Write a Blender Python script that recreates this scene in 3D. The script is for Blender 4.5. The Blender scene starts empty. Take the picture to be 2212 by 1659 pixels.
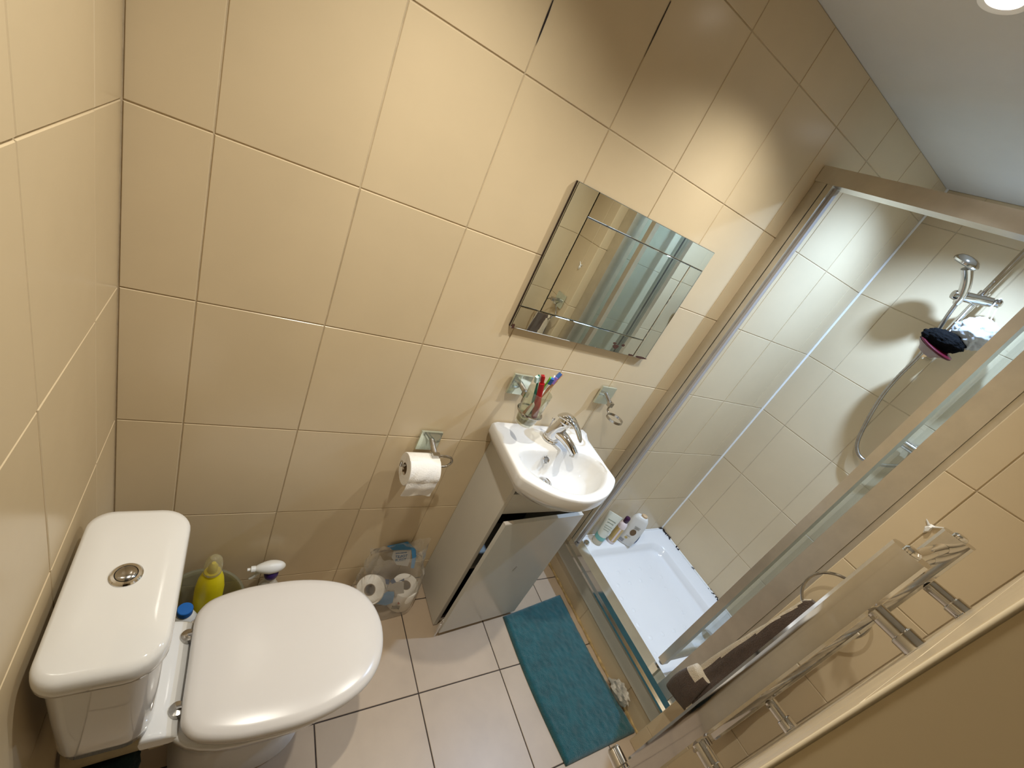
import bpy, bmesh, math, random
from mathutils import Vector, Matrix, noise
random.seed(7)
S = bpy.context.scene
COL = S.collection
PI = math.pi

# ------------------------------------------------------------------ camera
cam_d = bpy.data.cameras.new('camera'); cam = bpy.data.objects.new('camera', cam_d); COL.objects.link(cam)
cam_d.sensor_fit = 'HORIZONTAL'; cam_d.sensor_width = 36.0; cam_d.lens = 921.735 / 2212 * 36.0
cam_d.clip_start = 0.01
RT = Vector((0.8229944, -0.3927589, 0.4103908)); DN = Vector((0.1264581, -0.5776498, -0.8064298)); FW = Vector((0.5537947, 0.7155845, -0.4257350))
cam.matrix_world = Matrix(((RT.x, -DN.x, -FW.x, 0.19353), (RT.y, -DN.y, -FW.y, -0.99765), (RT.z, -DN.z, -FW.z, 1.62751), (0, 0, 0, 1)))
S.camera = cam
S.view_settings.view_transform = 'Standard'; S.view_settings.look = 'None'
S.view_settings.gamma = 1.0; S.view_settings.use_curve_mapping = False
S.view_settings.exposure = 0.0

# ------------------------------------------------------------------ world (windowless room: faint ambient only)
w = bpy.data.worlds.new('world'); S.world = w; w.use_nodes = True
w.node_tree.nodes['Background'].inputs[0].default_value = (1.0, 0.86, 0.68, 1); w.node_tree.nodes['Background'].inputs[1].default_value = 0.02

LAMPS = [  # x, y, colour, watts, beam degrees, edge softness  (three recessed ceiling spots)
    (1.30, -0.375, (1.0, 0.965, 0.87), 41.0, 122, 0.9),
    (2.10, -0.40, (0.46, 0.67, 1.0), 87.0, 138, 0.9),
    (0.46, -0.47, (1.0, 0.955, 0.84), 52.0, 126, 0.92),
]

# ------------------------------------------------------------------ materials
MATS = {}
def mat(name, col, rough=0.5, metal=0.0, var=0.0, vscale=6.0, col2=None, bump=0.0, bscale=60.0, trans=0.0, ior=1.45, coat=0.0, rnd=0.0, emit=None, sss=0.0, sheen=0.0, alpha=1.0, rvar=0.0):
    if name in MATS: return MATS[name]
    m = bpy.data.materials.new(name); m.use_nodes = True; nt = m.node_tree; N = nt.nodes; L = nt.links
    b = N['Principled BSDF']; b.inputs['Roughness'].default_value = rough; b.inputs['Metallic'].default_value = metal
    b.inputs['Transmission Weight'].default_value = trans; b.inputs['IOR'].default_value = ior; b.inputs['Coat Weight'].default_value = coat
    b.inputs['Sheen Weight'].default_value = sheen; b.inputs['Alpha'].default_value = alpha
    if sss: b.inputs['Subsurface Weight'].default_value = sss; b.inputs['Subsurface Radius'].default_value = (.01, .01, .01)
    geo = N.new('ShaderNodeNewGeometry')
    nz = N.new('ShaderNodeTexNoise'); nz.inputs['Scale'].default_value = vscale; nz.inputs['Detail'].default_value = 4.0; nz.inputs['Roughness'].default_value = 0.55
    L.new(geo.outputs['Position'], nz.inputs['Vector'])
    c2 = col2 if col2 else tuple(max(0, x * (1 - var)) for x in col)
    mr = N.new('ShaderNodeMapRange'); mr.inputs[1].default_value = 0.32; mr.inputs[2].default_value = 0.68
    L.new(nz.outputs['Fac'], mr.inputs[0])
    mx = N.new('ShaderNodeMix'); mx.data_type = 'RGBA'; mx.inputs[6].default_value = (*c2, 1); mx.inputs[7].default_value = (*col, 1)
    L.new(mr.outputs[0], mx.inputs[0]); out = mx.outputs[2]
    if rnd:
        oi = N.new('ShaderNodeObjectInfo'); m2 = N.new('ShaderNodeMapRange'); m2.inputs[3].default_value = 1 - rnd; m2.inputs[4].default_value = 1 + rnd
        L.new(oi.outputs['Random'], m2.inputs[0])
        vm = N.new('ShaderNodeVectorMath'); vm.operation = 'SCALE'; L.new(out, vm.inputs[0]); L.new(m2.outputs[0], vm.inputs['Scale']); out = vm.outputs[0]
    L.new(out, b.inputs['Base Color'])
    if rvar:
        m3 = N.new('ShaderNodeMapRange'); m3.inputs[3].default_value = rough - rvar; m3.inputs[4].default_value = rough + rvar
        L.new(nz.outputs['Fac'], m3.inputs[0]); L.new(m3.outputs[0], b.inputs['Roughness'])
    if bump:
        n2 = N.new('ShaderNodeTexNoise'); n2.inputs['Scale'].default_value = bscale; n2.inputs['Detail'].default_value = 3.0
        L.new(geo.outputs['Position'], n2.inputs['Vector'])
        bp = N.new('ShaderNodeBump'); bp.inputs['Strength'].default_value = bump; bp.inputs['Distance'].default_value = 0.004
        L.new(n2.outputs['Fac'], bp.inputs['Height']); L.new(bp.outputs[0], b.inputs['Normal'])
    if emit:
        b.inputs['Emission Color'].default_value = (*emit[0], 1); b.inputs['Emission Strength'].default_value = emit[1]
    MATS[name] = m
    return m

def glass_mat(name, tint=(0.93, 0.97, 0.96), rough=0.02, refl=1.0, haze=0.0, hcol=(.8, .8, .8)):
    """thin pane: Fresnel mix of tinted see-through and gloss, plus a little patchy diffuse haze"""
    if name in MATS: return MATS[name]
    m = bpy.data.materials.new(name); m.use_nodes = True; nt = m.node_tree; N = nt.nodes; L = nt.links
    N.remove(N['Principled BSDF']); o = N['Material Output']
    t = N.new('ShaderNodeBsdfTransparent'); t.inputs[0].default_value = (*tint, 1)
    g = N.new('ShaderNodeBsdfGlossy'); g.inputs['Roughness'].default_value = rough; g.inputs[0].default_value = (1, 1, 1, 1)
    f = N.new('ShaderNodeFresnel')
    gb = N.new('ShaderNodeNewGeometry'); mi = N.new('ShaderNodeMapRange'); mi.inputs[3].default_value = 1.45; mi.inputs[4].default_value = 1/1.45   # same index from both faces of a thin pane
    L.new(gb.outputs['Backfacing'], mi.inputs[0]); L.new(mi.outputs[0], f.inputs[0])
    ml = N.new('ShaderNodeMath'); ml.operation = 'MULTIPLY'; ml.inputs[1].default_value = refl; L.new(f.outputs[0], ml.inputs[0])
    mx = N.new('ShaderNodeMixShader'); L.new(ml.outputs[0], mx.inputs[0]); L.new(t.outputs[0], mx.inputs[1]); L.new(g.outputs[0], mx.inputs[2])
    last = mx.outputs[0]
    if haze:
        d = N.new('ShaderNodeBsdfDiffuse'); d.inputs[0].default_value = (*hcol, 1)
        geo = N.new('ShaderNodeNewGeometry'); nz = N.new('ShaderNodeTexNoise'); nz.inputs['Scale'].default_value = 14; nz.inputs['Detail'].default_value = 5
        L.new(geo.outputs['Position'], nz.inputs[0]); m4 = N.new('ShaderNodeMath'); m4.operation = 'MULTIPLY'; m4.inputs[1].default_value = haze * 2; L.new(nz.outputs['Fac'], m4.inputs[0])
        m5 = N.new('ShaderNodeMixShader'); L.new(m4.outputs[0], m5.inputs[0]); L.new(last, m5.inputs[1]); L.new(d.outputs[0], m5.inputs[2]); last = m5.outputs[0]
    L.new(last, o.inputs[0]); MATS[name] = m
    return m

TILE = mat('wall_tile', (0.665, 0.54, 0.36), 0.25, var=0.07, vscale=3.2, rnd=0.02, rvar=0.04, bump=0.006, bscale=22)
FTILE = mat('floor_tile', (0.50, 0.385, 0.275), 0.36, var=0.10, vscale=7.0, rnd=0.03, bump=0.02, bscale=60)
GROUT = mat('wall_grout', (0.58, 0.47, 0.32), 0.8, var=0.2, vscale=25, bump=0.2, bscale=200)
DGROUT = mat('floor_grout', (0.055, 0.04, 0.032), 0.85, var=0.3, vscale=30)
PAINT = mat('ceiling_paint', (0.66, 0.66, 0.64), 0.75, var=0.05, vscale=5, bump=0.05, bscale=150)
JAMB = mat('jamb_paint', (0.80, 0.66, 0.43), 0.55, var=0.06, vscale=4)
HALL = mat('hall_bounce_cut', (0.10, 0.075, 0.05), 0.6, var=0.1, vscale=4)  # unseen hall walls coloured dark to cut fill light on the cistern side
HALLFLOOR = mat('hall_floor_bounce_cut', (0.05, 0.042, 0.035), 0.95, var=0.3, vscale=60, bump=0.5, bscale=300)  # added dark hall floor, out of view, so less light bounces onto the toilet
CREAM = mat('cream_trim', (0.78, 0.68, 0.50), 0.35, var=0.05)
CERAM = mat('white_ceramic', (0.74, 0.73, 0.71), 0.045, var=0.02, vscale=4, coat=0.4)
PLAST = mat('white_plastic', (0.70, 0.655, 0.605), 0.24, var=0.015, vscale=4)
CHROME = mat('chrome', (0.74, 0.73, 0.72), 0.07, 1.0, var=0.08, vscale=20)
CHROMED = mat('worn_chrome', (0.55, 0.53, 0.50), 0.16, 1.0, var=0.25, vscale=40)
ALU = mat('aluminium', (0.74, 0.71, 0.65), 0.36, 1.0, var=0.1, vscale=18)
ALUP = mat('polished_aluminium', (0.72, 0.70, 0.65), 0.10, 1.0, var=0.1, vscale=18)
MIRROR = mat('mirror_silver', (0.86, 0.90, 0.87), 0.012, 1.0, var=0.02, vscale=8)
MEDGE = mat('mirror_backing', (0.035, 0.02, 0.015), 0.6, var=0.4, vscale=60)
RUST = mat('rust_spot', (0.09, 0.035, 0.02), 0.8, var=0.5, vscale=200)
ACRYL = mat('shower_acrylic', (0.80, 0.80, 0.80), 0.16, var=0.02, vscale=5)
TRAYF = mat('tray_front', (0.56, 0.53, 0.45), 0.35, var=0.06, vscale=10)
SEAL = mat('white_sealant', (0.85, 0.85, 0.84), 0.4, var=0.05, vscale=40)
YSEAL = mat('yellowed_sealant', (0.55, 0.38, 0.16), 0.6, var=0.45, vscale=50)
MOULD = mat('black_mould', (0.018, 0.012, 0.014), 0.8, var=0.4, vscale=90)
BOARD = mat('gloss_board', (0.60, 0.59, 0.545), 0.20, var=0.03, vscale=6)
BOARDS = mat('board_side', (0.62, 0.59, 0.52), 0.38, var=0.04, vscale=6)
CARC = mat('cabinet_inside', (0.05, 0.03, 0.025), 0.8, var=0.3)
TEAL = mat('teal_plush', (0.0015, 0.105, 0.125), 0.95, var=0.35, vscale=28, bump=1.0, bscale=420, sheen=0.4)
TISSUE = mat('tissue_paper', (0.86, 0.83, 0.78), 0.9, var=0.03, vscale=40, bump=0.3, bscale=260)
CARD = mat('cardboard', (0.36, 0.27, 0.18), 0.85, var=0.1)
FILM = glass_mat('plastic_film', (0.97, 0.97, 0.96), 0.13, 2.4, 0.09, (.92, .90, .86))
GLASS = glass_mat('shower_glass', (0.93, 0.96, 0.96), 0.015, 1.0, 0.02)
TUMBG = glass_mat('tumbler_glass', (0.91, 0.93, 0.88), 0.02, 1.8, 0.05, (.8, .8, .74))
PLATEG = mat('glass_plate', (0.72, 0.80, 0.72), 0.05, 0.75, var=0.15, vscale=25)
PBLUE = mat('print_blue', (0.06, 0.24, 0.48), 0.4, var=0.15, vscale=30)
PDARK = mat('print_navy', (0.03, 0.08, 0.20), 0.4, var=0.1)
PGREY = mat('print_grey', (0.42, 0.40, 0.37), 0.4, var=0.1)
TLIGHT = mat('print_bluegrey', (0.07, 0.14, 0.24), 0.5)
YELLOW = mat('yellow_plastic', (0.80, 0.66, 0.01), 0.35, var=0.12, vscale=18)
CLEARCAP = glass_mat('clear_cap', (0.85, 0.82, 0.66), 0.1, 1.5, 0.22, (.8, .74, .5))
BUCKET = glass_mat('bucket_plastic', (0.62, 0.60, 0.46), 0.25, 1.0, 0.16, (.55, .55, .42))
BLUECAP = mat('blue_cap', (0.015, 0.14, 0.48), 0.35, var=0.08)
WBOT = mat('white_bottle', (0.74, 0.73, 0.70), 0.4, var=0.04, vscale=20)
PURPLE = mat('purple_plastic', (0.045, 0.018, 0.16), 0.3, var=0.1)
DPURP = mat('dark_purple_cap', (0.05, 0.012, 0.05), 0.3, var=0.1)
TEALCAP = mat('teal_cap', (0.20, 0.50, 0.47), 0.35, var=0.1)
TUBEW = mat('tube_white', (0.68, 0.70, 0.62), 0.4, var=0.05)
AMBER = mat('amber_liquid', (0.62, 0.44, 0.17), 0.25, var=0.2, vscale=30)
PINKW = mat('pinkish_white', (0.78, 0.68, 0.70), 0.3, var=0.05)
MILKY = mat('milky_plastic', (0.72, 0.71, 0.68), 0.3, var=0.06, vscale=25, sss=0.15)
BROWNL = mat('brown_label', (0.15, 0.085, 0.03), 0.5, var=0.2, vscale=90)
TANL = mat('tan_cap', (0.60, 0.42, 0.24), 0.4, var=0.1)
NAVY = mat('navy_plastic', (0.01, 0.04, 0.15), 0.3, var=0.3, vscale=50)
TBROWN = mat('towel_brown', (0.085, 0.052, 0.036), 0.95, var=0.25, vscale=60, bump=1.0, bscale=380, sheen=0.3)
TCREAM = mat('towel_cream', (0.66, 0.56, 0.42), 0.95, var=0.12, vscale=60, bump=1.0, bscale=380, sheen=0.2)
BLACKM = mat('black_mesh', (0.003, 0.003, 0.0035), 0.9, var=0.3, vscale=90, bump=1.0, bscale=300)
MATS['black_mesh'].node_tree.nodes['Principled BSDF'].inputs['Specular IOR Level'].default_value = 0.12
WHITEM = mat('white_mesh', (0.46, 0.47, 0.48), 0.6, var=0.06, vscale=60, sss=0.1)
REDP = mat('red_rim', (0.07, 0.003, 0.010), 0.35, var=0.1)
PINKP = mat('pink_handle', (0.34, 0.27, 0.26), 0.25, var=0.1)
CORD = mat('white_cord', (0.8, 0.8, 0.78), 0.7)
HOSE = mat('hose_metal', (0.45, 0.43, 0.41), 0.28, 1.0, var=0.2, vscale=60)
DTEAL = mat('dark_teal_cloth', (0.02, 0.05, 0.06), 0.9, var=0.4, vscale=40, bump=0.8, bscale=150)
CREAMP = mat('cream_plastic', (0.50, 0.42, 0.26), 0.5, var=0.15, vscale=40)
WRAP = mat('foil_wrapper', (0.68, 0.63, 0.54), 0.3, var=0.4, vscale=45)
LED = mat('lamp_face', (1, 1, 1), 0.4, emit=((1.0, 0.93, 0.82), 14.0))
LEDC = mat('lamp_face_cool', (1, 1, 1), 0.4, emit=((0.85, 0.92, 1.0), 14.0))
LAMPRIM = mat('lamp_rim', (0.8, 0.8, 0.78), 0.3, var=0.03)
BK = mat('black_hole', (0.008, 0.007, 0.006), 0.8)
GREENB = mat('brush_green', (0.015, 0.17, 0.12), 0.35, var=0.1); REDB = mat('brush_red', (0.38, 0.01, 0.015), 0.3, var=0.1)
LIMEB = mat('brush_lime', (0.16, 0.55, 0.03), 0.35, var=0.1); VIOB = mat('brush_violet', (0.28, 0.16, 0.52), 0.4, var=0.1)
BLUEB = mat('brush_blue', (0.02, 0.12, 0.45), 0.35, var=0.1); WOODB = mat('brush_bamboo', (0.42, 0.20, 0.09), 0.55, var=0.2, vscale=80)
WHITEB = mat('brush_white', (0.8, 0.8, 0.78), 0.4); MINTB = mat('bristle_mint', (0.55, 0.72, 0.68), 0.7)
WATER = mat('cloudy_water', (0.42, 0.38, 0.24), 0.15, var=0.2, vscale=60)

# ------------------------------------------------------------------ helpers
def V(*a): return Vector(a)
def link(o, parent=None):
    COL.objects.link(o)
    if parent is not None:
        o.parent = parent
        o.matrix_parent_inverse = parent_world(parent).inverted()
    return o
def parent_world(p):
    if p.parent is None: return p.matrix_basis.copy()
    return parent_world(p.parent) @ p.matrix_parent_inverse @ p.matrix_basis
def tag(o, label=None, cat=None, group=None, kind=None):
    if label: o['label'] = label
    if cat: o['category'] = cat
    if group: o['group'] = group
    if kind: o['kind'] = kind
    return o
def thing(name, loc, label, cat, group=None):
    o = bpy.data.objects.new(name, None); o.empty_display_size = 0.05; COL.objects.link(o); o.location = loc
    return tag(o, label, cat, group)
def fin(bm, name, m, parent=None, smooth=35, bevel=0.0, bseg=2, label=None, recalc=True):
    if bevel:
        ed = [e for e in bm.edges if len(e.link_faces) == 2 and e.calc_face_angle(0) > 0.6]
        bmesh.ops.bevel(bm, geom=ed, offset=bevel, segments=bseg, affect='EDGES', profile=0.6)
    if recalc: bmesh.ops.recalc_face_normals(bm, faces=bm.faces[:])
    me = bpy.data.meshes.new(name); bm.to_mesh(me); bm.free()
    for p in me.polygons: p.use_smooth = True
    me.set_sharp_from_angle(angle=math.radians(smooth))
    if m: me.materials.append(m)
    o = bpy.data.objects.new(name, me); link(o, parent)
    if label: o['label'] = label
    return o
def box(bm, x0, x1, y0, y1, z0, z1, M=None):
    vs = [bm.verts.new(Vector(c) if M is None else M @ Vector(c)) for c in ((x0,y0,z0),(x1,y0,z0),(x1,y1,z0),(x0,y1,z0),(x0,y0,z1),(x1,y0,z1),(x1,y1,z1),(x0,y1,z1))]
    for f in ((0,3,2,1),(4,5,6,7),(0,1,5,4),(1,2,6,5),(2,3,7,6),(3,0,4,7)): bm.faces.new([vs[i] for i in f])
def loft(bm, rings, cap0=True, cap1=True, closed=True):
    R = [[bm.verts.new(Vector(p)) for p in r] for r in rings]; n = len(R[0])
    for a, b in zip(R, R[1:]):
        for i in range(n if closed else n - 1):
            j = (i + 1) % n; bm.faces.new((a[i], a[j], b[j], b[i]))
    if cap0: bm.faces.new(list(reversed(R[0])))
    if cap1: bm.faces.new(R[-1])
    return R
def ringpts(c, u, v, r, n): return [c + (u * math.cos(2*PI*i/n) + v * math.sin(2*PI*i/n)) * r for i in range(n)]
def tube(bm, pts, r, n=10, cap=True):
    pts = [Vector(p) for p in pts]; rs = r if isinstance(r, (list, tuple)) else [r] * len(pts)
    t = (pts[1] - pts[0]).normalized(); u = t.orthogonal().normalized(); rings = []
    for i, p in enumerate(pts):
        if i == 0: d = pts[1] - pts[0]
        elif i == len(pts) - 1: d = pts[-1] - pts[-2]
        else: d = (pts[i+1] - pts[i]).normalized() + (pts[i] - pts[i-1]).normalized()
        d.normalize(); u = (u - d * u.dot(d)).normalized(); v = d.cross(u)
        rings.append(ringpts(p, u, v, rs[i], n))
    loft(bm, rings, cap, cap)
def spline(P, k=8, closed=False):
    P = [Vector(p) for p in P]; n = len(P); out = []
    rng = range(n if closed else n - 1)
    for i in rng:
        g = (lambda j: P[j % n]) if closed else (lambda j: P[min(max(j, 0), n - 1)])
        a, b, c, d = g(i-1), g(i), g(i+1), g(i+2)
        for s in range(k):
            t = s / k
            out.append(0.5 * ((2*b) + (c - a)*t + (2*a - 5*b + 4*c - d)*t*t + (3*b - a - 3*c + d)*t*t*t))
    if not closed: out.append(P[-1])
    return out
def lathe(bm, prof, c, n=24, axis=None, cap0=True, cap1=True, sy=1.0):
    c = Vector(c); a = Vector(axis).normalized() if axis else Vector((0, 0, 1))
    if axis: u = a.orthogonal().normalized(); v = a.cross(u)
    else: u, v = Vector((1, 0, 0)), Vector((0, 1, 0))
    loft(bm, [[c + a * z + (u * math.cos(2*PI*i/n) + v * (sy * math.sin(2*PI*i/n))) * max(r, 1e-5) for i in range(n)] for r, z in prof], cap0, cap1)
def scaled(ring, c, k, z): return [Vector((c[0] + (p[0]-c[0]) * k, c[1] + (p[1]-c[1]) * k, z)) for p in ring]
def rrect(x0, x1, y0, y1, r, n=6):
    out = []
    rr = r if isinstance(r, (list, tuple)) else [r]*4
    for (cx, cy, a0), q in zip(((x1-rr[0], y1-rr[0], 0), (x0+rr[1], y1-rr[1], 90), (x0+rr[2], y0+rr[2], 180), (x1-rr[3], y0+rr[3], 270)), rr):
        for i in range(n + 1):
            a = math.radians(a0 + 90 * i / n); out.append(Vector((cx + q * math.cos(a), cy + q * math.sin(a), 0)))
    return out
def atz(ring, z): return [Vector((p[0], p[1], z)) for p in ring]
def text_mesh(s, size, m, M, parent, name='lettering', ext=0.0004):
    cu = bpy.data.curves.new(name, 'FONT'); cu.body = s; cu.size = size; cu.extrude = ext; cu.align_x = 'CENTER'; cu.align_y = 'CENTER'
    cu.materials.append(m)
    tmp = bpy.data.objects.new('tmp', cu); COL.objects.link(tmp); bpy.context.view_layer.update()
    me = bpy.data.meshes.new_from_object(tmp.evaluated_get(bpy.context.evaluated_depsgraph_get())); bpy.data.objects.remove(tmp)
    me.transform(M); o = bpy.data.objects.new(name, me); link(o, parent); return o

def part(name, bx, m, bevel=.002, par=None, bs=2):
    bm = bmesh.new()
    for b in bx: box(bm, *b)
    return fin(bm, name, m, par if par else t, bevel=bevel, bseg=bs)

# ------------------------------------------------------------------ room shell
TCACHE = {}
def tile_mesh(wd, ht, m, th=0.006, ch=0.0012):
    k = (round(wd, 4), round(ht, 4), m.name)
    if k in TCACHE: return TCACHE[k]
    bm = bmesh.new(); a, b = wd/2, ht/2
    r = [[(-a,-b,z),(a,-b,z),(a,b,z),(-a,b,z)] for z in (-th, -ch)] + [[(-a+ch,-b+ch,0),(a-ch,-b+ch,0),(a-ch,b-ch,0),(-a+ch,b-ch,0)]]
    loft(bm, r); bmesh.ops.recalc_face_normals(bm, faces=bm.faces[:])
    me = bpy.data.meshes.new('tile'); bm.to_mesh(me); bm.free(); me.materials.append(m); TCACHE[k] = me
    return me
def tiles(parent, O, U, Vv, us, vs, m=TILE, gap=0.0026, lip=0.0007, tilt=0.0016):
    O, U, Vv = Vector(O), Vector(U), Vector(Vv); Nn = U.cross(Vv)
    for u0, u1 in zip(us, us[1:]):
        for v0, v1 in zip(vs, vs[1:]):
            me = tile_mesh(u1-u0-gap, v1-v0-gap, m); c = O + U*((u0+u1)/2) + Vv*((v0+v1)/2) - Nn * random.uniform(0, lip)
            M = Matrix(((U.x, Vv.x, Nn.x, c.x), (U.y, Vv.y, Nn.y, c.y), (U.z, Vv.z, Nn.z, c.z), (0, 0, 0, 1)))
            o = bpy.data.objects.new('tile', me); COL.objects.link(o)
            o.matrix_basis = M @ Matrix.Rotation(random.uniform(-tilt, tilt), 4, 'X') @ Matrix.Rotation(random.uniform(-tilt, tilt), 4, 'Y')
            o.parent = parent
def struct(name, boxes, m, label=None, bevel=0):
    bm = bmesh.new()
    for b in boxes: box(bm, *b)
    o = fin(bm, name, m, bevel=bevel); o['kind'] = 'structure'
    if label: o['label'] = label
    return o
ROWS = [0.0, .1187, .4511, .7835, 1.1159, 1.4482, 1.7806, 2.1130, 2.25]
XE = 2.497; YN = -0.79; YF = -1.007; XJ = 0.53; XR = 1.655; G = 0.0024
o = struct('floor', [(-.12, 2.62, -1.008, .12, -.1, -G)], DGROUT)
tiles(o, (0, 0, 0), (1, 0, 0), (0, 1, 0), [0, .2108, .5464, .882, 1.2176, 1.5532, 1.712], [-1.008, -.7666, -.431, -.0954, 0], FTILE, gap=0.0036, lip=.0005, tilt=.0008)
o = struct('floor_hall', [(-.12, 2.62, -1.87, -1.0085, -.1, 0)], HALLFLOOR)
o = struct('ceiling', [(-.12, 2.62, -1.87, .12, 2.25, 2.35)], PAINT)
o = struct('wall_back', [(-.12, 2.62, G, .12, -.1, 2.25)], GROUT)
tiles(o, (0, 0, 0), (1, 0, 0), (0, 0, 1), [0] + [.1221 + .252*k for k in range(10)] + [XE], ROWS)
o = struct('wall_left', [(-.12, -G, -1.008, G, -.1, 2.25)], GROUT)
tiles(o, (0, 0, 0), (0, 1, 0), (0, 0, 1), [-1.008, -.874, -.629, -.3847, -.140, 0], ROWS)
o = struct('wall_right', [(XE+G, 2.62, -1.87, .12, -.1, 2.25)], GROUT)
tiles(o, (XE, 0, 0), (0, -1, 0), (0, 0, 1), [0, .1347, .3867, .6387, .79], ROWS)
o = struct('wall_return', [(XR+G, XE, -1.75, YN-G, -.1, 2.25)], GROUT)
tiles(o, (XR, 0, 0), (0, -1, 0), (0, 0, 1), [.79, .857, 1.0065], ROWS)
tiles(o, (XE, YN, 0), (-1, 0, 0), (0, 0, 1), [0, .1, .352, .604, XE-XR], ROWS)
o = struct('wall_front', [(XJ+.004, XR+G, -1.75, YF-G, -.1, 2.25)], GROUT)
tiles(o, (XR, YF, 0), (-1, 0, 0), (0, 0, 1), [0, .252, .504, .756, 1.008, XR-XJ-.006], ROWS, tilt=.0004, lip=.0002)
o = struct('wall_hall', [(-.12, XJ, -1.87, -1.75, -.1, 2.25), (-.12, -.004, -1.75, -1.0085, -.1, 2.25)], HALL)
o = struct('trim_1', [(XJ-.0008, XJ+.004, -1.75, YF-.003, 0, 2.25)], JAMB, 'plain brown doorway reveal')
bm = bmesh.new(); tube(bm, [(XJ+.0005, YF-.0020, 0), (XJ+.0005, YF-.0020, 2.25)], .0020, 12)
o = fin(bm, 'trim_2', CREAM); tag(o, 'cream corner bead on the doorway edge', kind='structure')
bm = bmesh.new(); tube(bm, [(XE-.002, -.002, .185), (XE-.002, -.002, 2.25)], .0055, 8)
o = fin(bm, 'trim_3', SEAL); tag(o, 'white sealant bead in the shower corner', kind='structure')
bm = bmesh.new(); tube(bm, [(.6261, -.0004, 1.912), (.6263, -.0008, 1.885), (.6259, -.0008, 1.855), (.6261, -.0003, 1.836)], [.0008, .0018, .0014, .0004], 6); tube(bm, [(.8781, -.0003, 2.04), (.8779, -.0006, 1.98), (.8782, -.0003, 1.935)], [.0008, .0012, .0003], 6)
o = fin(bm, 'trim_7', MOULD); tag(o, 'dark cracks in the wall grout', kind='structure')
# tiled plinth below the shower tray
o = struct('wall_plinth', [(1.71+G, 1.76, YN, 0, 0, .10)], GROUT)
tiles(o, (1.71, 0, 0), (0, -1, 0), (0, 0, 1), [0, .323, .659, .79], [0, .10])
bm = bmesh.new(); tube(bm, [(1.707, -.001 - .79*i/24, .002) for i in range(25)], [.006 + .002*math.sin(i*2.1) for i in range(25)], 7)
o = fin(bm, 'trim_4', YSEAL); tag(o, 'yellowed sealant along the plinth foot', kind='structure')

# ------------------------------------------------------------------ ceiling spots
LN = ['recessed ceiling spot above the basin, glaring at the top right corner', 'cool white recessed ceiling spot above the shower tray', 'warm recessed ceiling spot above the toilet']
for i, (x, y, c, p, beam, soft) in enumerate(LAMPS):
    t = thing('ceiling_spot', (x, y, 2.25), LN[i], 'ceiling light', 'recessed ceiling spots')
    bm = bmesh.new(); lathe(bm, [(.030, -.001), (.044, -.001), (.046, -.004), (.042, -.009), (.032, -.006), (.030, -.001)], (x, y, 2.25), 32, cap0=False, cap1=False); fin(bm, 'rim', LAMPRIM, t)
    bm = bmesh.new(); lathe(bm, [(.0299, -.0012), (.0299, -.003), (.02, -.0045), (.0, -.005)], (x, y, 2.25), 24); fin(bm, 'bulb_face', LEDC if i == 1 else LED, t)
    ld = bpy.data.lights.new('spot_light', 'SPOT'); ld.energy = p; ld.color = c; ld.spot_size = math.radians(beam); ld.spot_blend = soft; ld.shadow_soft_size = 0.022
    lo = bpy.data.objects.new('spot_light', ld); link(lo, t); lo.location = (x, y, 2.238)

# ------------------------------------------------------------------ shower tray
t = thing('shower_tray', (2.1, -.39, .10), 'white acrylic shower tray with raised rim on a tiled plinth', 'shower tray')
O_ = rrect(1.712, 2.494, -.787, -.003, .012); I_ = rrect(1.80, 2.392, -.70, -.088, .07)
bm = bmesh.new()
loft(bm, [atz(O_, .101), atz(O_, .178), scaled(O_, (2.1, -.395), .992, .185), scaled(I_, (2.1, -.395), 1.02, .185), scaled(I_, (2.1, -.395), .99, .179), scaled(I_, (2.1, -.395), .955, .150), scaled(I_, (2.1, -.395), .915, .137), scaled(I_, (2.1, -.395), .6, .133)])
fin(bm, 'tray_body', ACRYL, t, 50)
bm = bmesh.new(); box(bm, 1.704, 1.7118, -.788, -.002, .101, .186); fin(bm, 'front_panel', TRAYF, t, bevel=.002)
bm0 = bmesh.new(); lathe(bm0, [(.011, 0), (.009, .0012), (.004, .0018), (.0, .002)], (0, 0, 0), 14); dot = None
for i in range(5):
    for j in range(7):
        if i in (1, 2, 3) and j in (2, 3, 4): continue
        x, y = 1.90 + .085*i + (.03 if j % 2 else 0), -.20 - .065*j
        if dot is None: dot = fin(bm0, 'grip_dot', ACRYL, t); d = dot
        else: d = dot.copy(); COL.objects.link(d)
        d.location = (x, y, .1332)
bm = bmesh.new(); lathe(bm, [(.042, 0), (.042, .003), (.030, .006), (.0, .008)], (2.30, -.60, .134), 28); fin(bm, 'waste_cover', CHROME, t)
# black mould along the tray edge
bm = bmesh.new()
for y0, y1, r in ((-.002, -.05, .006), (-.055, -.085, .006), (-.135, -.16, .0055), (-.27, -.285, .004), (-.40, -.44, .005), (-.45, -.50, .005)):
    n = 7; tube(bm, [(XE - .004 + random.uniform(-.004, .002), y0 + (y1-y0)*k/(n-1), .187 + random.uniform(-.001, .005)) for k in range(n)], [r*random.uniform(.45, 1.15) for k in range(n)], 6)
tube(bm, [(XE-.06, -.004, .187), (XE-.03, -.004, .188), (XE-.004, -.004, .188)], [.002, .0035, .006], 6)
o = fin(bm, 'trim_5', MOULD); tag(o, 'black mouldy sealant between tray and tiles', kind='structure')
bm = bmesh.new(); tube(bm, [(XE-.004, -.006, .187), (XE-.004, -.78, .187)], .005, 7); tube(bm, [(1.76, -.004, .187), (XE-.01, -.004, .187)], .004, 7)
o = fin(bm, 'trim_6', SEAL); tag(o, 'white sealant around the shower tray', kind='structure')

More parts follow.
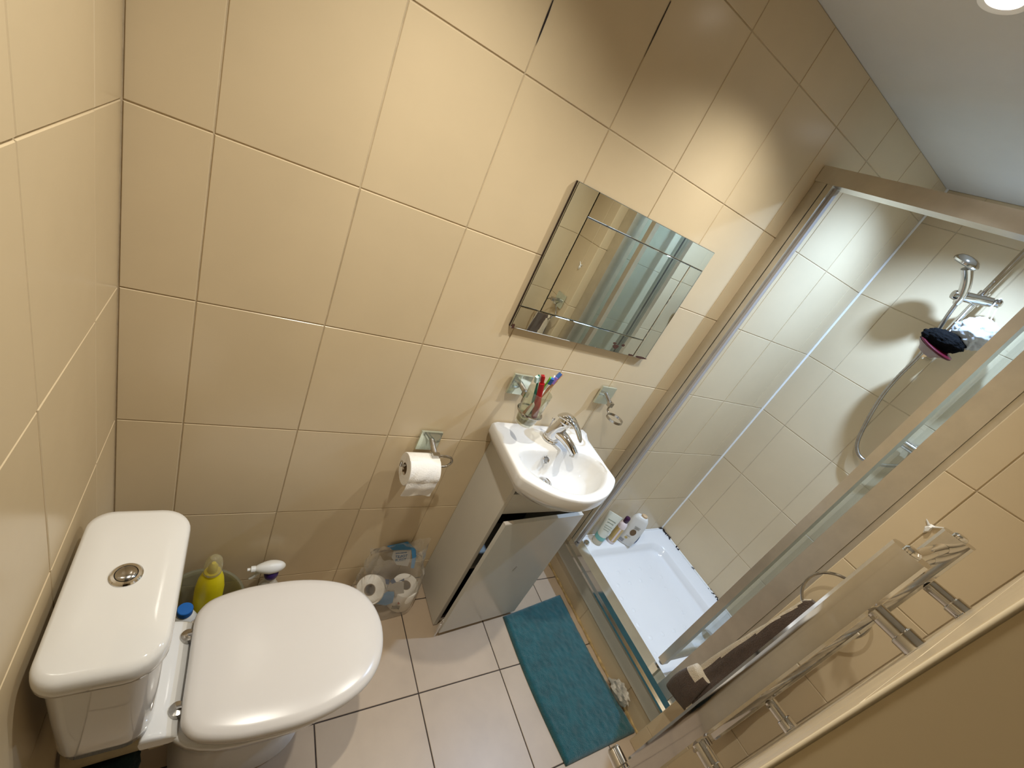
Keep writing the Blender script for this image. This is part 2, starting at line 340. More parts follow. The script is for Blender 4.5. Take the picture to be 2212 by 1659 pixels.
# ------------------------------------------------------------------ shower enclosure
t = thing('shower_enclosure', (1.73, -.395, .187), 'aluminium framed shower enclosure with its folding glass door pushed open', 'shower enclosure')
part('wall_channel', [(1.707, 1.753, -.022, -.001, .2, 2.02)], ALU)
part('post', [(1.700, 1.760, -.044, -.023, .235, 2.018), (1.704, 1.756, -.064, -.0455, .235, 2.012)], ALU, .003)
part('seal_strip', [(1.722, 1.738, -.074, -.0642, .24, 1.975)], mat('grey_seal', (.42, .40, .40), .5, var=.1), .001)
part('top_rail', [(1.698, 1.757, -.789, -.002, 1.977, 2.026)], ALU, .004)
part('sill', [(1.700, 1.760, -.789, -.002, .197, .236)], ALUP, .003)
part('sill_lip', [(1.690, 1.704, -.789, -.002, .186, .1968)], ALUP, .003)
part('post', [(1.700, 1.760, -.768, -.712, .236, 1.977), ], ALU, .004)
part('wall_channel', [(1.707, 1.753, -.789, -.7685, .236, 1.977)], ALU)
def leaf(P, Q, z0, z1):
    P, Q = Vector((*P, 0)), Vector((*Q, 0)); d = (Q - P); L = d.length; d.normalize(); n = Vector((-d.y, d.x, 0))
    M = Matrix(((d.x, n.x, 0, P.x), (d.y, n.y, 0, P.y), (0, 0, 1, 0), (0, 0, 0, 1)))
    dr = bpy.data.objects.new('door_leaf', None); dr.empty_display_size = .03; dr.location = (P.x, P.y, z0); link(dr, t)
    dr.location = (0, 0, 0)
    def pp(nm, m, *b, bv=.003):
        bm = bmesh.new(); box(bm, *b, M=M); return fin(bm, nm, m, dr, bevel=bv)
    pp('stile', ALU, 0, .030, -.014, .014, z0, z1, bv=.006); pp('stile', ALU, L-.030, L, -.014, .014, z0, z1, bv=.006)
    pp('rail', ALU, .031, L-.031, -.010, .010, z0 + .012, z0+.034); pp('rail', ALU, .031, L-.031, -.010, .010, z1-.034, z1)
    pp('pane', GLASS, .031, L-.031, -.002, .002, z0+.034, z1-.034, bv=0)
    bm = bmesh.new(); c = M @ Vector((.015, 0, z0)); lathe(bm, [(.011, -.012), (.012, -.002), (.012, .0)], c, 14); fin(bm, 'pivot', CHROMED, dr)
leaf((1.765, -.650), (2.085, -.672), .252, 1.968)
leaf((1.768, -.742), (2.085, -.704), .252, 1.968)
bm = bmesh.new(); lathe(bm, [(.016, 0), (.017, .004), (.017, .012), (.012, .02), (0, .021)], (1.822, -.052, .1855), 20); fin(bm, 'door_stop', CHROME, t)

# ------------------------------------------------------------------ toilet
TY = -.392
t = thing('toilet', (.33, TY, 0), 'white close coupled toilet with its lid closed, against the left wall', 'toilet')
half = [(.205, 0), (.205, .09), (.211, .125), (.238, .152), (.30, .170), (.36, .176), (.43, .177), (.50, .167), (.56, .146), (.605, .112), (.634, .062)]
def sym(h, tip, yc=TY): 
    a = [Vector((x, yc + y, 0)) for x, y in h] + [Vector((tip, yc, 0))] + [Vector((x, yc - y, 0)) for x, y in reversed(h[1:])]
    return spline(a, 4, True)
LO = sym(half, .645); LC = (.42, TY)
bm = bmesh.new(); loft(bm, [scaled(LO, LC, .985, .401), scaled(LO, LC, 1.0, .405), scaled(LO, LC, 1.0, .411), scaled(LO, LC, .988, .419), scaled(LO, LC, .955, .4245), scaled(LO, LC, .88, .428), scaled(LO, LC, .7, .4305), scaled(LO, LC, .35, .432)]); fin(bm, 'lid', PLAST, t, 60)
bm = bmesh.new(); loft(bm, [scaled(LO, LC, .95, .380), scaled(LO, LC, .975, .384), scaled(LO, LC, .975, .393), scaled(LO, LC, .95, .398)]); fin(bm, 'seat', PLAST, t, 60)
def foot(x0, x1, hw, z, n=40):
    pts = []
    for i in range(n):
        a = 2*PI*i/n; ca, sa = math.cos(a), math.sin(a)
        e = .62 if ca < 0 else .86
        pts.append(Vector(((x0+x1)/2 + (x1-x0)/2 * math.copysign(abs(ca)**e, ca), TY + hw * math.copysign(abs(sa)**.85, sa), z)))
    return pts
bm = bmesh.new()
loft(bm, [foot(.19, .50, .105, 0), foot(.19, .505, .108, .012), foot(.20, .485, .098, .05), foot(.20, .485, .095, .14), foot(.19, .52, .108, .21), foot(.17, .575, .14, .28), foot(.16, .615, .163, .335), foot(.155, .625, .168, .36), foot(.155, .628, .169, .374), foot(.16, .622, .165, .379), foot(.2, .55, .12, .3795)])
fin(bm, 'bowl', CERAM, t, 60)
# deck behind the seat (curved shoulder the cistern stands on)
prof = [(.146, .366), (.142, .385), (.144, .398), (.150, .402), (.160, .402), (.180, .397), (.196, .389), (.205, .380), (.205, .370), (.190, .364)]
DP = [(q.x, q.z) for q in spline([(a, 0, b) for a, b in prof], 3)]
bm = bmesh.new(); loft(bm, [[Vector((x, TY + sy_, z - dz)) for x, z in DP] for sy_, dz in ((-.124, .004), (-.121, .001), (-.115, 0), (0, 0), (.109, 0), (.115, .001), (.118, .004))]); fin(bm, 'deck', CERAM, t, 50)
part('cistern_support', [(.03, .139, TY-.06, TY+.06, .30, .400)], CERAM, .01, t)
# cistern
CB = rrect(.022, .166, TY-.150, TY+.150, [.045, .03, .03, .045], 8); CL = rrect(.012, .174, TY-.163, TY+.160, [.052, .038, .038, .052], 8); CC = (.095, TY)
bm = bmesh.new(); loft(bm, [scaled(CB, CC, .80, .402), scaled(CB, CC, .86, .408), scaled(CB, CC, .92, .45), scaled(CB, CC, .97, .58), atz(CB, .70), atz(CB, .717)]); fin(bm, 'cistern', CERAM, t, 60)
bm = bmesh.new(); loft(bm, [scaled(CL, CC, .975, .712), scaled(CL, CC, .995, .716), scaled(CL, CC, 1.0, .728), scaled(CL, CC, .992, .742), scaled(CL, CC, .965, .750), scaled(CL, CC, .90, .7535), scaled(CL, CC, .5, .755)]); fin(bm, 'cistern_lid', CERAM, t, 60)
bc = (.093, TY + .006, .755)
bm = bmesh.new(); lathe(bm, [(.0235, -.004), (.0235, .002), (.021, .0045), (.0165, .005), (.0155, .003)], bc, 32, cap1=False); b = fin(bm, 'flush_button', CHROME, t, label='round chrome flush button')
bm = bmesh.new(); lathe(bm, [(.0152, .0), (.0152, .005), (.012, .0075), (.006, .0088), (0, .009)], bc, 28); fin(bm, 'push_plate', CHROMED, b)
for s in (.078, -.078):
    bm = bmesh.new(); lathe(bm, [(.0, .0), (.016, .001), (.017, .006), (.014, .014), (.0, .017)], (.197, TY + s, .386), 18); tube(bm, [(.197, TY+s, .398), (.215, TY+s, .402)], .006, 10); fin(bm, 'hinge', CHROMED, t, label='worn chrome seat hinge')
bm = bmesh.new(); lathe(bm, [(.013, 0), (.013, .008), (.010, .014), (0, .016)], (.262, TY-.108, .006), 16, axis=(0, -.75, .65)); fin(bm, 'bolt_cap', PLAST, t, label='white cap over the floor bolt')
bm = bmesh.new(); lathe(bm, [(.005, 0), (.005, .003), (0, .0032)], (.31, TY-.1005, .045), 12, axis=(0, -1, .1)); fin(bm, 'bolt_hole', BK, t)
bm = bmesh.new()
for k in range(5): box(bm, .090 + .011*k, .0985 + .011*k, TY-.105, TY-.07, .372, .398)
box(bm, .088, .146, TY-.1035, TY-.07, .374, .397); fin(bm, 'inlet_fitting', CREAMP, t, bevel=.002, label='ribbed cream plastic fitting under the cistern')
bm = bmesh.new()
lathe(bm, [(.055, 0), (.055, .14), (.06, .145), (.06, .17), (.05, .175)], (.01, TY, .18), 20, axis=(1, 0, .1)); fin(bm, 'waste_pipe', CREAMP, t)

# dark teal cloth on the floor by the cistern foot
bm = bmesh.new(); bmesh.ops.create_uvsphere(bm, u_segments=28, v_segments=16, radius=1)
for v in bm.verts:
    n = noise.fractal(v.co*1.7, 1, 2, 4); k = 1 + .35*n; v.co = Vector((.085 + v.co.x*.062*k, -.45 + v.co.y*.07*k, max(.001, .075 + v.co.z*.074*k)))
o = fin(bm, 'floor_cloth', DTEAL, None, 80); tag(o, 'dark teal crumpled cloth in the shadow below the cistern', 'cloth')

# ------------------------------------------------------------------ things behind the toilet
BX, BY = .216, -.138
bm = bmesh.new(); lathe(bm, [(.0, .004), (.078, .004), (.082, .006), (.100, .235), (.108, .240), (.108, .246), (.101, .246), (.098, .240), (.079, .009), (.0, .008)], (BX, BY, 0), 40, cap0=False, cap1=False)
o = fin(bm, 'bucket', BUCKET, None, 50); tag(o, 'translucent round plastic bucket between the toilet and the wall', 'bucket')
t = thing('cleaner_bottle', (.232, -.103, .01), 'yellow squeeze bottle with a clear cap, standing in the bucket', 'bottle')
bm = bmesh.new(); lathe(bm, [(.030, 0), (.033, .01), (.034, .12), (.036, .2), (.036, .25), (.031, .29), (.024, .315), (.020, .325)], (.232, -.103, .01), 28, sy=.85); fin(bm, 'body', YELLOW, t)
bm = bmesh.new(); lathe(bm, [(.0225, 0), (.0225, .03), (.019, .05), (.010, .062), (0, .065)], (.232, -.103, .334), 24); fin(bm, 'cap', CLEARCAP, t)
bm = bmesh.new(); lathe(bm, [(.012, 0), (.012, .02), (.005, .035), (0, .036)], (.232, -.103, .336), 16); fin(bm, 'nozzle', YELLOW, t)
t = thing('bleach_bottle', (.182, -.163, .01), 'white bottle with a bright blue screw cap, standing in the bucket', 'bottle')
bm = bmesh.new(); lathe(bm, [(.031, 0), (.034, .01), (.034, .17), (.032, .20), (.022, .225), (.0155, .232), (.0155, .24)], (.182, -.163, .01), 28, sy=.92); fin(bm, 'body', WBOT, t)
bm = bmesh.new(); lathe(bm, [(.0185, 0), (.0185, .017), (.017, .019), (0, .0195)], (.182, -.163, .245), 30); fin(bm, 'cap', BLUECAP, t)
t = thing('spray_bottle', (.397, -.046, 0), 'white trigger spray bottle with a purple collar behind the toilet lid', 'bottle')
bm = bmesh.new(); lathe(bm, [(.034, 0), (.036, .008), (.036, .11), (.03, .145), (.019, .168), (.017, .20), (.014, .206)], (.397, -.046, 0), 26, sy=.9); fin(bm, 'body', WBOT, t)
bm = bmesh.new(); lathe(bm, [(.019, 0), (.021, .006), (.021, .022), (.017, .03), (.0, .03)], (.397, -.046, .198), 24); fin(bm, 'collar', PURPLE, t)
bm = bmesh.new(); bmesh.ops.create_uvsphere(bm, u_segments=28, v_segments=16, radius=1)
for v in bm.verts:
    k = 1 - .25*max(0, -v.co.x); v.co = Vector((.388 + v.co.x*.046, -.046 + v.co.y*.021*k, .243 + v.co.z*.022*k + .002*v.co.x))
h = fin(bm, 'spray_head', WHITEB, t)
bm = bmesh.new(); lathe(bm, [(.010, 0), (.010, .012), (.005, .014), (.005, .022), (0, .023)], (.348, -.046, .241), 14, axis=(-1, 0, -.05)); fin(bm, 'nozzle', WHITEB, h)
bm = bmesh.new(); tube(bm, spline([(.372, -.046, .232), (.358, -.046, .220), (.345, -.046, .200), (.336, -.046, .193)], 4), [.007, .007, .0065, .006, .006, .006, .006, .006, .006, .006, .0055, .005, .004], 10); fin(bm, 'trigger', WHITEB, h)

# ------------------------------------------------------------------ toilet roll holder + roll
def plate_holder(name, x, z, label, cat):
    t = thing(name, (x, 0, z), label, cat, 'chrome and glass wall holders')
    bm = bmesh.new(); box(bm, x-.036, x+.036, -.014, -.006, z-.037, z+.037); fin(bm, 'plate', PLATEG, t, bevel=.0015, label='square greenish glass plate')
    bm = bmesh.new(); box(bm, x-.028, x+.028, -.0058, -.0005, z-.028, z+.028); fin(bm, 'backing', CHROMED, t)
    return t
t = plate_holder('toilet_roll_holder', .760, .783, 'square glass and chrome toilet roll holder on the tiled wall', 'roll holder')
bm = bmesh.new(); tube(bm, [(.766, -.012, .788), (.768, -.040, .778), (.770, -.066, .770)], [.010, .009, .009], 14); box(bm, .758, .782, -.078, -.062, .758, .780); fin(bm, 'bracket', CHROMED, t, bevel=.001)
RXc, RZ, RY = .735, .716, -.072
bm = bmesh.new(); tube(bm, spline([(.780, -.070, .772), (.805, -.071, .772), (.826, -.072, .766), (.834, -.072, .748), (.824, -.072, .733), (.805, -.072, .729), (.76, -.072, .729), (.70, -.072, .729), (.672, -.072, .729), (.668, -.072, .733), (.667, -.072, .747)], 5), .0042, 10); fin(bm, 'arm', CHROMED, t, label='curved chrome wire arm')
t = thing('toilet_roll', (RXc, RY, RZ-.05), 'white toilet roll hanging on the wall holder with a loose sheet', 'toilet roll')
ax = (1, 0, 0)
bm = bmesh.new(); lathe(bm, [(.0195, -.05), (.050, -.05), (.0515, -.048), (.0515, .048), (.050, .05), (.0195, .05), (.0195, -.05)], (RXc, RY, RZ), 48, axis=ax, cap0=False, cap1=False); fin(bm, 'paper', TISSUE, t, 50)
bm = bmesh.new(); lathe(bm, [(.0193, -.05), (.0193, .05), (.018, .05), (.018, -.05), (.0193, -.05)], (RXc, RY, RZ), 30, axis=ax, cap0=False, cap1=False); fin(bm, 'core', CARD, t)
bm = bmesh.new(); rings = []
for k in range(16):
    if k < 8: a = math.radians(150 - k*18 - 60); yy, zz = RY - .0525*math.sin(math.radians(20+k*10)), RZ + .0525*math.cos(math.radians(20+k*10))
    else: yy, zz = RY - .0525 + .0012*(k-8) + .002*math.sin(k), RZ - .002 - .0098*(k-7.6)
    row = [Vector((RXc - .0495 + .099*i/12, yy - .0015*math.sin(i*.9+k*.6), zz - (.004*math.sin(i*.7) if k == 15 else 0))) for i in range(13)]
    rings.append(row + [v + Vector((0, .0012, .0)) for v in reversed(row)])
loft(bm, rings); fin(bm, 'loose_sheet', TISSUE, t, 60)

# ------------------------------------------------------------------ toilet paper multipack on the floor
def floor_roll(c, axis, label, r=.053, h=.10):
    t = thing('spare_toilet_roll', c, label, 'toilet roll', 'rolls in the plastic multipack')
    bm = bmesh.new(); lathe(bm, [(.021, -h/2), (r-.002, -h/2), (r, -h/2+.003), (r, h/2-.003), (r-.002, h/2), (.021, h/2), (.021, -h/2)], c, 36, axis=axis, cap0=False, cap1=False); fin(bm, 'paper', TISSUE, t, 50)
    bm = bmesh.new(); lathe(bm, [(.0208, -h/2), (.0208, h/2), (.019, h/2), (.019, -h/2), (.0208, -h/2)], c, 24, axis=axis, cap0=False, cap1=False); fin(bm, 'core', CARD, t)
floor_roll((.757, -.073, .077), (-.45, -.45, .77), 'spare toilet roll tilted so its dark core shows, left one in the pack')
floor_roll((.878, -.090, .055), (0, 0, 1), 'spare toilet roll standing upright, right one in the pack')
t = thing('toilet_paper_pack', (.84, -.08, 0), 'torn clear plastic toilet tissue pack with blue print beside the cabinet', 'plastic pack')
rings = []; n = 44
for k in range(15):
    f = k/14; z = .003 + .295*f
    cx, cy = .815 - .004*f, -.084 + .030*f; rx = .122 + .006*math.sin(f*5) - .018*f*f; ry = .073 - .034*f*f
    ring = []
    for i in range(n):
        a = 2*PI*i/n; ca, sa = math.cos(a), math.sin(a)
        p = Vector((math.copysign(abs(ca)**.7, ca), math.copysign(abs(sa)**.7, sa), 0)); q = noise.noise(Vector((ca*2.2, sa*2.2, f*6))) * (.04 + .26*f)
        zz = z + .02*f*f*math.cos(2*a) - .03*f*f*abs(math.sin(a*.5+.3))**3 + (.018*noise.noise(Vector((ca*4, sa*4, 9))) if k > 12 else 0)
        ring.append(Vector((cx + p.x*rx*(1+q), min(-.006, cy + p.y*ry*(1+q)), max(.003, zz))))
    rings.append(ring)
bm = bmesh.new(); loft(bm, rings, True, False); fin(bm, 'film', FILM, t, 25)
def film_panel(name, m, pts, parent=t, off=0.0, th=.0006):
    """printed patch: outline in (x, z) on the tilted pack front"""
    bm = bmesh.new(); P = [Vector((x, -.153 + .37*z + .10*(x-.84)*0 + off, z)) for x, z in pts]; nrm = Vector((0, -1, .37)).normalized()
    loft(bm, [P, [p + nrm*th for p in P]]); return fin(bm, name, m, parent)
film_panel('back_print', PBLUE, [(.773, .256), (.799, .259), (.853, .267), (.894, .233), (.905, .197), (.906, .151), (.892, .155), (.887, .199), (.876, .232), (.801, .237)], off=.045)
film_panel('printed_window', PGREY, [(.804, .234), (.874, .230), (.881, .199), (.877, .164), (.830, .175), (.803, .207)], off=.0447)
film_panel('blue_banner', PBLUE, [(.746, .098), (.76, .108), (.786, .116), (.794, .123), (.821, .118), (.826, .105), (.826, .072), (.801, .066), (.766, .077), (.752, .080)], off=-.008)
film_panel('grey_panel', PGREY, [(.800, .160), (.852, .152), (.868, .090), (.832, .096), (.822, .124), (.792, .128)], off=-.0075)
film_panel('blue_tag', PDARK, [(.775, .176), (.792, .171), (.794, .151), (.782, .155)], off=-.009); film_panel('blue_tag', PDARK, [(.796, .166), (.808, .174), (.821, .157), (.806, .152)], off=-.009); film_panel('blue_tag', PDARK, [(.828, .159), (.850, .168), (.853, .158)], off=-.009)
film_panel('barcode', mat('print_black', (.05, .045, .04), .5, col2=(.3, .28, .25), vscale=250), [(.827, .060), (.860, .053), (.859, .039), (.827, .047)], off=-.008)
film_panel('red_dot', mat('print_red', (.30, .05, .03), .5), [(.853+.006*math.cos(a*.7), .067+.006*math.sin(a*.7)) for a in range(9)], off=-.0085)
nb = Vector((0, -1, .37)).normalized(); ub = Vector((0, .37, 1)).normalized()
def front_text(s, size, x, z, m, off, mirror):
    u = Vector((-1 if mirror else 1, 0, 0)); c = Vector((x, -.153 + .37*z + off, z)) + nb*.0012
    text_mesh(s, size, m, Matrix(((u.x, ub.x, nb.x, c.x), (u.y, ub.y, nb.y, c.y), (u.z, ub.z, nb.z, c.z), (0, 0, 0, 1))), t)
front_text('DOUBLE LONG', .0065, .837, .223, TLIGHT, .0445, True); front_text('TOILET', .0150, .841, .209, TLIGHT, .0445, True); front_text('TISSUE', .0150, .841, .194, TLIGHT, .0445, True)

# ------------------------------------------------------------------ vanity cabinet and basin
t = thing('vanity_cabinet', (1.185, -.105, 0), 'grey white gloss vanity cabinet with its door hanging ajar under the basin', 'cabinet')
part('side_panel', [(.996, 1.012, -.214, -.001, .004, .800)], BOARDS, .001, t); part('side_panel', [(1.356, 1.372, -.214, -.001, .004, .800)], BOARDS, .001, t)
part('fascia', [(1.0125, 1.3555, -.214, -.198, .655, .748)], BOARD, .001, t)
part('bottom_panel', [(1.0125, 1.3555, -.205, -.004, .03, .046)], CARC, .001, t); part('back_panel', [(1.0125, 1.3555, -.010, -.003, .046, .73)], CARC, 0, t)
part('shelf', [(1.0125, 1.3555, -.195, -.012, .33, .345)], BOARDS, .001, t)
part('plinth', [(1.0125, 1.3555, -.200, -.190, .0, .03)], BOARD, .001, t)
ang = math.radians(-4.2)
Md = Matrix.Translation((1.371, -.216, 0)) @ Matrix.Rotation(-ang, 4, 'Z') @ Matrix.Rotation(math.radians(0.7), 4, 'Y')
bm = bmesh.new(); box(bm, -.374, 0, -.016, 0, .020, .648, M=Md); d = fin(bm, 'door', BOARD, t, bevel=.0015)
bm = bmesh.new(); box(bm, -.3752, -.338, -.0150, -.002, .6485, .650, M=Md); fin(bm, 'edge_banding', PLAST, d, label='peeling white edge strip')
bm = bmesh.new()
for k, (a, b_) in enumerate(((-.386, .10), (-.379, .085), (-.383, .07))): box(bm, a, a+.006, -.014 + .005*k, -.011 + .005*k, .004, b_, M=Md @ Matrix.Rotation(.05*(k-1), 4, 'Y'))
fin(bm, 'edge_banding', PLAST, d, label='split white edge strip hanging off the corner')
bm = bmesh.new(); box(bm, -.275, -.268, -.0168, -.0155, .300, .328, M=Md @ Matrix.Rotation(.25, 4, 'Y')); fin(bm, 'scuff', PGREY, d)
for z in (.12, .55):
    bm = bmesh.new(); box(bm, -.016, -.002, .0005, .02, z-.02, z+.02, M=Md); fin(bm, 'hinge', CHROMED, d)

t = thing('basin', (1.165, -.185, .765), 'small white ceramic basin with a bowed front on the vanity cabinet', 'basin')
OUT = [(.957, -.004), (.951, -.12), (.946, -.255), (.953, -.272), (.997, -.312), (1.059, -.349), (1.15, -.368), (1.234, -.352), (1.298, -.318), (1.343, -.28), (1.351, -.262), (1.352, -.22), (1.366, -.055), (1.371, -.040), (1.386, -.030), (1.388, -.004)]
INN = [(p.x, p.y) for p in spline([(.998, -.160, 0), (1.043, -.140, 0), (1.122, -.139, 0), (1.227, -.134, 0), (1.305, -.152, 0), (1.336, -.199, 0), (1.322, -.248, 0), (1.254, -.305, 0), (1.163, -.332, 0), (1.085, -.318, 0), (1.027, -.272, 0), (.995, -.215, 0)], 5, True)]
OUT = [(p.x, p.y) for p in spline([(a, b, 0) for a, b in OUT[3:11]], 6)]; OUT = [(.957, -.004), (.951, -.12), (.946, -.252), (.948, -.264)] + OUT + [(1.352, -.24), (1.353, -.22), (1.366, -.055), (1.371, -.040), (1.386, -.030), (1.388, -.004)]
BC = (1.165, -.22)
def polar(poly, n=96):
    out = []
    for i in range(n):
        a = 2*PI*i/n; d = (math.cos(a), math.sin(a)); best = 0
        for (x0, y0), (x1, y1) in zip(poly, poly[1:] + poly[:1]):
            ex, ey = x1-x0, y1-y0; den = d[0]*ey - d[1]*ex
            if abs(den) < 1e-12: continue
            wx, wy = x0-BC[0], y0-BC[1]; tt = (wx*ey - wy*ex)/den; s = (wx*d[1] - wy*d[0])/den
            if tt > 0 and -1e-9 <= s <= 1+1e-9: best = max(best, tt)
        out.append(Vector((BC[0] + d[0]*best, BC[1] + d[1]*best, 0)))
    return out
PO, PI_ = polar(OUT), polar(INN)
def mixr(a, b, k, z): return [Vector((p.x*(1-k)+q.x*k, p.y*(1-k)+q.y*k, z)) for p, q in zip(a, b)]
def clampy(r): return [Vector((p.x, min(p.y, -.004), p.z)) for p in r]
BD = (1.16, -.15)
bm = bmesh.new()
loft(bm, [clampy(r) for r in (scaled(PO, BD, .45, .735), scaled(PO, BD, .66, .765), scaled(PO, BD, .86, .800), scaled(PO, BD, .955, .826), scaled(PO, BC, .985, .838), scaled(PO, BC, .998, .846), scaled(PO, BC, 1.0, .872), scaled(PO, BC, .992, .879), scaled(PO, BC, .975, .8815), mixr(PO, PI_, .30, .8805), mixr(PO, PI_, .75, .879), scaled(PI_, BC, 1.03, .8775), scaled(PI_, BC, .99, .872), scaled(PI_, BC, .955, .860), scaled(PI_, (1.16, -.215), .90, .838), scaled(PI_, (1.155, -.21), .78, .805), scaled(PI_, (1.15, -.20), .55, .782), scaled(PI_, (1.145, -.19), .25, .774), scaled(PI_, (1.14, -.185), .1, .772))])
fin(bm, 'bowl', CERAM, t, 60)
bm = bmesh.new(); lathe(bm, [(.027, .003), (.028, .006), (.024, .0075), (.021, .004)], (1.14, -.186, .772), 28, cap1=False)
w_ = fin(bm, 'waste', CHROME, t)
bm = bmesh.new(); lathe(bm, [(.0195, .004), (.0195, .010), (.015, .013), (0, .0145)], (1.137, -.184, .772), 26, axis=(.12, .0, 1)); fin(bm, 'plug', CHROME, w_)
bm = bmesh.new(); lathe(bm, [(.0135, -.004), (.0140, .001), (.0125, .003), (.0105, .0015), (.0105, -.003)], (1.124, -.1545, .851), 24, axis=(.02, -.86, .5), cap1=False); r_ = fin(bm, 'overflow_ring', CHROME, t)
bm = bmesh.new(); lathe(bm, [(.0103, -.003), (.0103, -.0015), (0, -.001)], (1.124, -.1545, .851), 20, axis=(.02, -.86, .5)); fin(bm, 'overflow_cap', mat('overflow_grey', (.35, .36, .37), .3, .6), r_)

# mixer tap
TX, TYy, TZ = 1.168, -.078, .8812
t = thing('basin_tap', (TX, TYy, TZ), 'chrome single lever mixer tap on the basin', 'tap')
bm = bmesh.new(); lathe(bm, [(.030, 0), (.0305, .004), (.028, .007), (.0275, .010), (.0275, .013), (.0262, .014)], (TX, TYy, TZ), 30); fin(bm, 'base_ring', CHROME, t)
bm = bmesh.new(); tube(bm, [(TX, TYy, TZ+.012), (TX+.002, TYy-.002, TZ+.03), (TX+.006, TYy-.006, TZ+.052), (TX+.010, TYy-.010, TZ+.074), (TX+.012, TYy-.011, TZ+.085)], [.0265, .0255, .0245, .0255, .0245], 26); fin(bm, 'body', CHROME, t)
bm = bmesh.new(); sp = spline([(TX+.004, TYy-.008, TZ+.040), (TX+.016, TYy-.040, TZ+.040), (TX+.030, TYy-.075, TZ+.030), (TX+.040, TYy-.098, TZ+.018)], 5)
tube(bm, sp, [.0215 - .0085*i/(len(sp)-1) for i in range(len(sp))], 20); s_ = fin(bm, 'spout', CHROME, t)
e = sp[-1]; bm = bmesh.new(); lathe(bm, [(.0085, 0), (.0085, .007), (.0065, .007), (.0065, .004)], e + Vector((-.002, .006, -.006)), 20, axis=(.1, -.25, -1), cap1=True); fin(bm, 'aerator', CHROMED, s_)
bm = bmesh.new(); rings = []
lp = spline([(TX+.000, TYy+.016, TZ+.094), (TX+.006, TYy-.002, TZ+.106), (TX+.018, TYy-.028, TZ+.108), (TX+.032, TYy-.055, TZ+.096), (TX+.044, TYy-.080, TZ+.072), (TX+.047, TYy-.086, TZ+.062)], 5)
wd = spline([(.014, 0, 0), (.0265, 0, 0), (.0255, 0, 0), (.0185, 0, 0), (.0135, 0, 0), (.006, 0, 0)], 5); th = spline([(.006, 0, 0), (.012, 0, 0), (.010, 0, 0), (.0055, 0, 0), (.004, 0, 0), (.003, 0, 0)], 5)
for i, p in enumerate(lp):
    d = (lp[min(i+1, len(lp)-1)] - lp[max(i-1, 0)]).normalized(); u = d.cross(Vector((0, 0, 1))).normalized(); v = u.cross(d)
    rings.append([p + u*math.cos(a*PI/9)*wd[i].x + v*math.sin(a*PI/9)*th[i].x for a in range(18)])
loft(bm, rings); lathe(bm, [(.0245, .0), (.0255, .006), (.024, .014), (.018, .022), (0, .026)], (TX+.0125, TYy-.0115, TZ+.084), 26); fin(bm, 'lever', CHROME, t, 60)
bm = bmesh.new(); tube(bm, [(TX-.003, TYy+.030, TZ+.008), (TX-.003, TYy+.030, TZ+.062)], .0028, 10); lathe(bm, [(.003, 0), (.0065, .003), (.0065, .008), (0, .012)], (TX-.003, TYy+.030, TZ+.06), 14); fin(bm, 'pop_up_rod', CHROME, t)

# ------------------------------------------------------------------ tumbler holder, tumbler, toothbrushes
HX, HY, HZ = 1.002, -.100, 1.003
t = plate_holder('tumbler_holder', .987, 1.043, 'square glass and chrome tumbler holder left above the basin', 'tumbler holder')
bm = bmesh.new(); tube(bm, [(.984, -.012, 1.050), (.990, -.050, 1.040)], .0085, 14); box(bm, .981, .999, -.062, -.046, 1.028, 1.046); tube(bm, spline([(.99, -.055, 1.032), (.988, -.058, 1.012), (.990, -.058, 1.006), (.992, -.060, HZ)], 4), .0035, 8); fin(bm, 'bracket', CHROMED, t)
bm = bmesh.new(); tube(bm, [(HX + .0405*math.cos(a*PI/20), HY + .0405*math.sin(a*PI/20), HZ) for a in range(41)], .0036, 8); fin(bm, 'ring', CHROMED, t)
t = thing('tumbler', (HX, HY, .958), 'clear glass tumbler of toothbrushes held in the left wall ring', 'tumbler')
bm = bmesh.new(); lathe(bm, [(.0, .958), (.030, .958), (.033, .961), (.0362, 1.0), (.0405, 1.082), (.0385, 1.082), (.0345, 1.0), (.031, .967), (0, .966)], (HX, HY, 0), 36, cap0=False, cap1=False); fin(bm, 'glass', TUMBG, t, 50)
bm = bmesh.new(); lathe(bm, [(.0, .9665), (.0305, .9675), (.0325, .984), (0, .984)], (HX, HY, 0), 28, cap0=False, cap1=False); fin(bm, 'cloudy_residue', WATER, t, label='cloudy yellowish water in the bottom')
